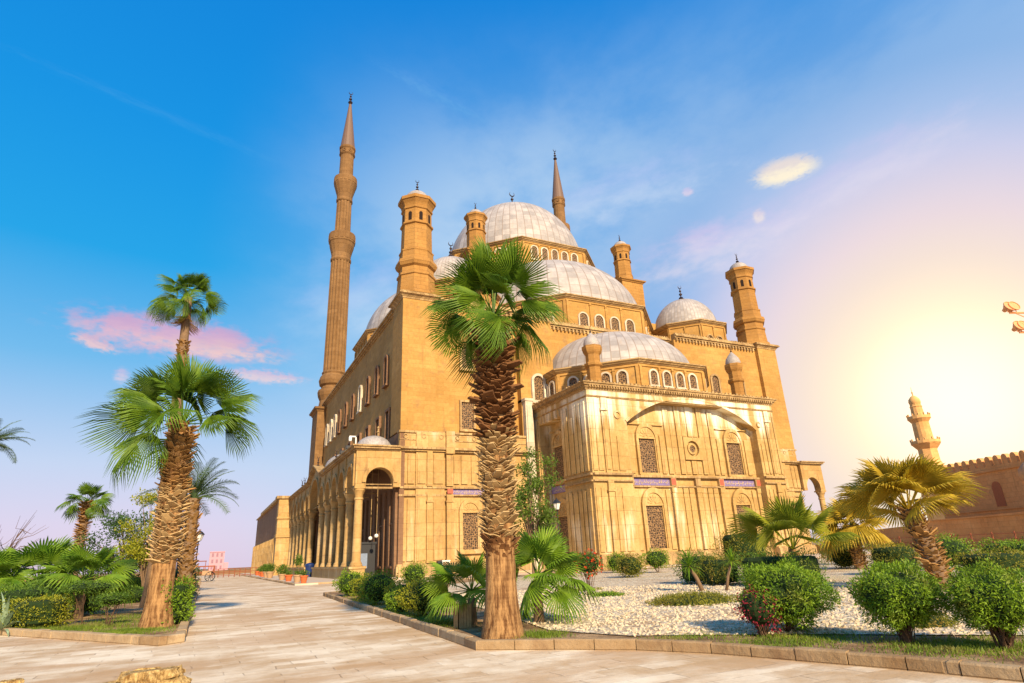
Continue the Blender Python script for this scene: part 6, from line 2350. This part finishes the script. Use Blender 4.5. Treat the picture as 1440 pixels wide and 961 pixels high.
# visitor in pink far behind the young palm
def person(x, y, z, label, top, low, h=1.65, rz=0.0, seated=False):
    p = root('person', (x, y, z), label, 'person', None, rz)
    k = h / 1.7
    J = {'pel': (0, 0, .92), 'ch': (0, 0, 1.2), 'sh': (0, 0, 1.40), 'nk': (0, 0, 1.47), 'hd': (0, -.01, 1.56), 'tp': (0, 0, 1.68),
         'sl': (.17, 0, 1.38), 'el': (.22, .03, 1.10), 'wl': (.23, -.05, .86), 'fl': (.23, -.07, .78), 'sr': (-.17, 0, 1.38), 'er': (-.22, .03, 1.10), 'wr': (-.23, -.05, .86), 'fr': (-.23, -.07, .78),
         'hl': (.09, 0, .88), 'kl': (.10, -.06, .48), 'al': (.10, .02, .08), 'tl': (.11, -.13, .035), 'hr': (-.09, 0, .88), 'kr': (-.10, .06, .48), 'ar': (-.10, .12, .08), 'tr': (-.11, -.02, .035)}
    E_ = [('pel', 'ch'), ('ch', 'sh'), ('sh', 'nk'), ('nk', 'hd'), ('hd', 'tp'), ('sh', 'sl'), ('sl', 'el'), ('el', 'wl'), ('wl', 'fl'), ('sh', 'sr'), ('sr', 'er'), ('er', 'wr'), ('wr', 'fr'),
          ('pel', 'hl'), ('hl', 'kl'), ('kl', 'al'), ('al', 'tl'), ('pel', 'hr'), ('hr', 'kr'), ('kr', 'ar'), ('ar', 'tr')]
    Rd = {'pel': .14, 'ch': .14, 'sh': .10, 'nk': .055, 'hd': .095, 'tp': .07, 'sl': .06, 'el': .045, 'wl': .03, 'fl': .03, 'sr': .06, 'er': .045, 'wr': .03, 'fr': .03,
          'hl': .09, 'kl': .06, 'al': .04, 'tl': .035, 'hr': .09, 'kr': .06, 'ar': .04, 'tr': .035}
    ks = list(J)
    me = bpy.data.meshes.new('body')
    me.from_pydata([tuple(c * k for c in J[q]) for q in ks], [(ks.index(a), ks.index(b_)) for a, b_ in E_], [])
    o = bpy.data.objects.new('body', me)
    col.objects.link(o)
    o.parent = p
    sk = o.modifiers.new('skin', 'SKIN')
    sv = me.skin_vertices[0].data
    for i, q in enumerate(ks): sv[i].radius = (Rd[q] * k, Rd[q] * k * .85)
    sv[0].use_root = True
    o.modifiers.new('sub', 'SUBSURF').levels = 1
    me.materials.append(M_SKIN)
    b = MB()
    b.lathe([(0.22 * k, 0.80 * k), (0.19 * k, 1.0 * k), (0.18 * k, 1.2 * k), (0.20 * k, 1.36 * k), (0.10 * k, 1.45 * k)], 12)
    for s_ in (-1, 1): b.tube([(s_ * .17 * k, 0, 1.39 * k), (s_ * .225 * k, .03, 1.1 * k), (s_ * .235 * k, -.04, .92 * k)], [.08 * k, .065 * k, .055 * k], 8)
    b.build('tunic', top, p, origin='local', smooth=True)
    b = MB()
    for s_ in (-1, 1): b.tube([(s_ * .09 * k, 0, .92 * k), (s_ * .10 * k, s_ * -.06 * k, .48 * k), (s_ * .10 * k, s_ * -.05 * k + .07 * k, .08 * k)], [.12 * k, .09 * k, .07 * k], 8)
    b.build('trousers', low, p, origin='local', smooth=True)
    b = MB()
    b.lathe([(0.12 * k, 1.42 * k), (0.125 * k, 1.52 * k), (0.12 * k, 1.62 * k), (0.07 * k, 1.69 * k), (0, 1.71 * k)], 12, 0, 0.02)
    b.build('headscarf', top, p, origin='local', smooth=True)


person(48.6, 37.8, 0.07, 'person in a pink top and headscarf walking far behind the young palm', M_CLOTHP, M_CLOTHD, 1.65, 0.6)
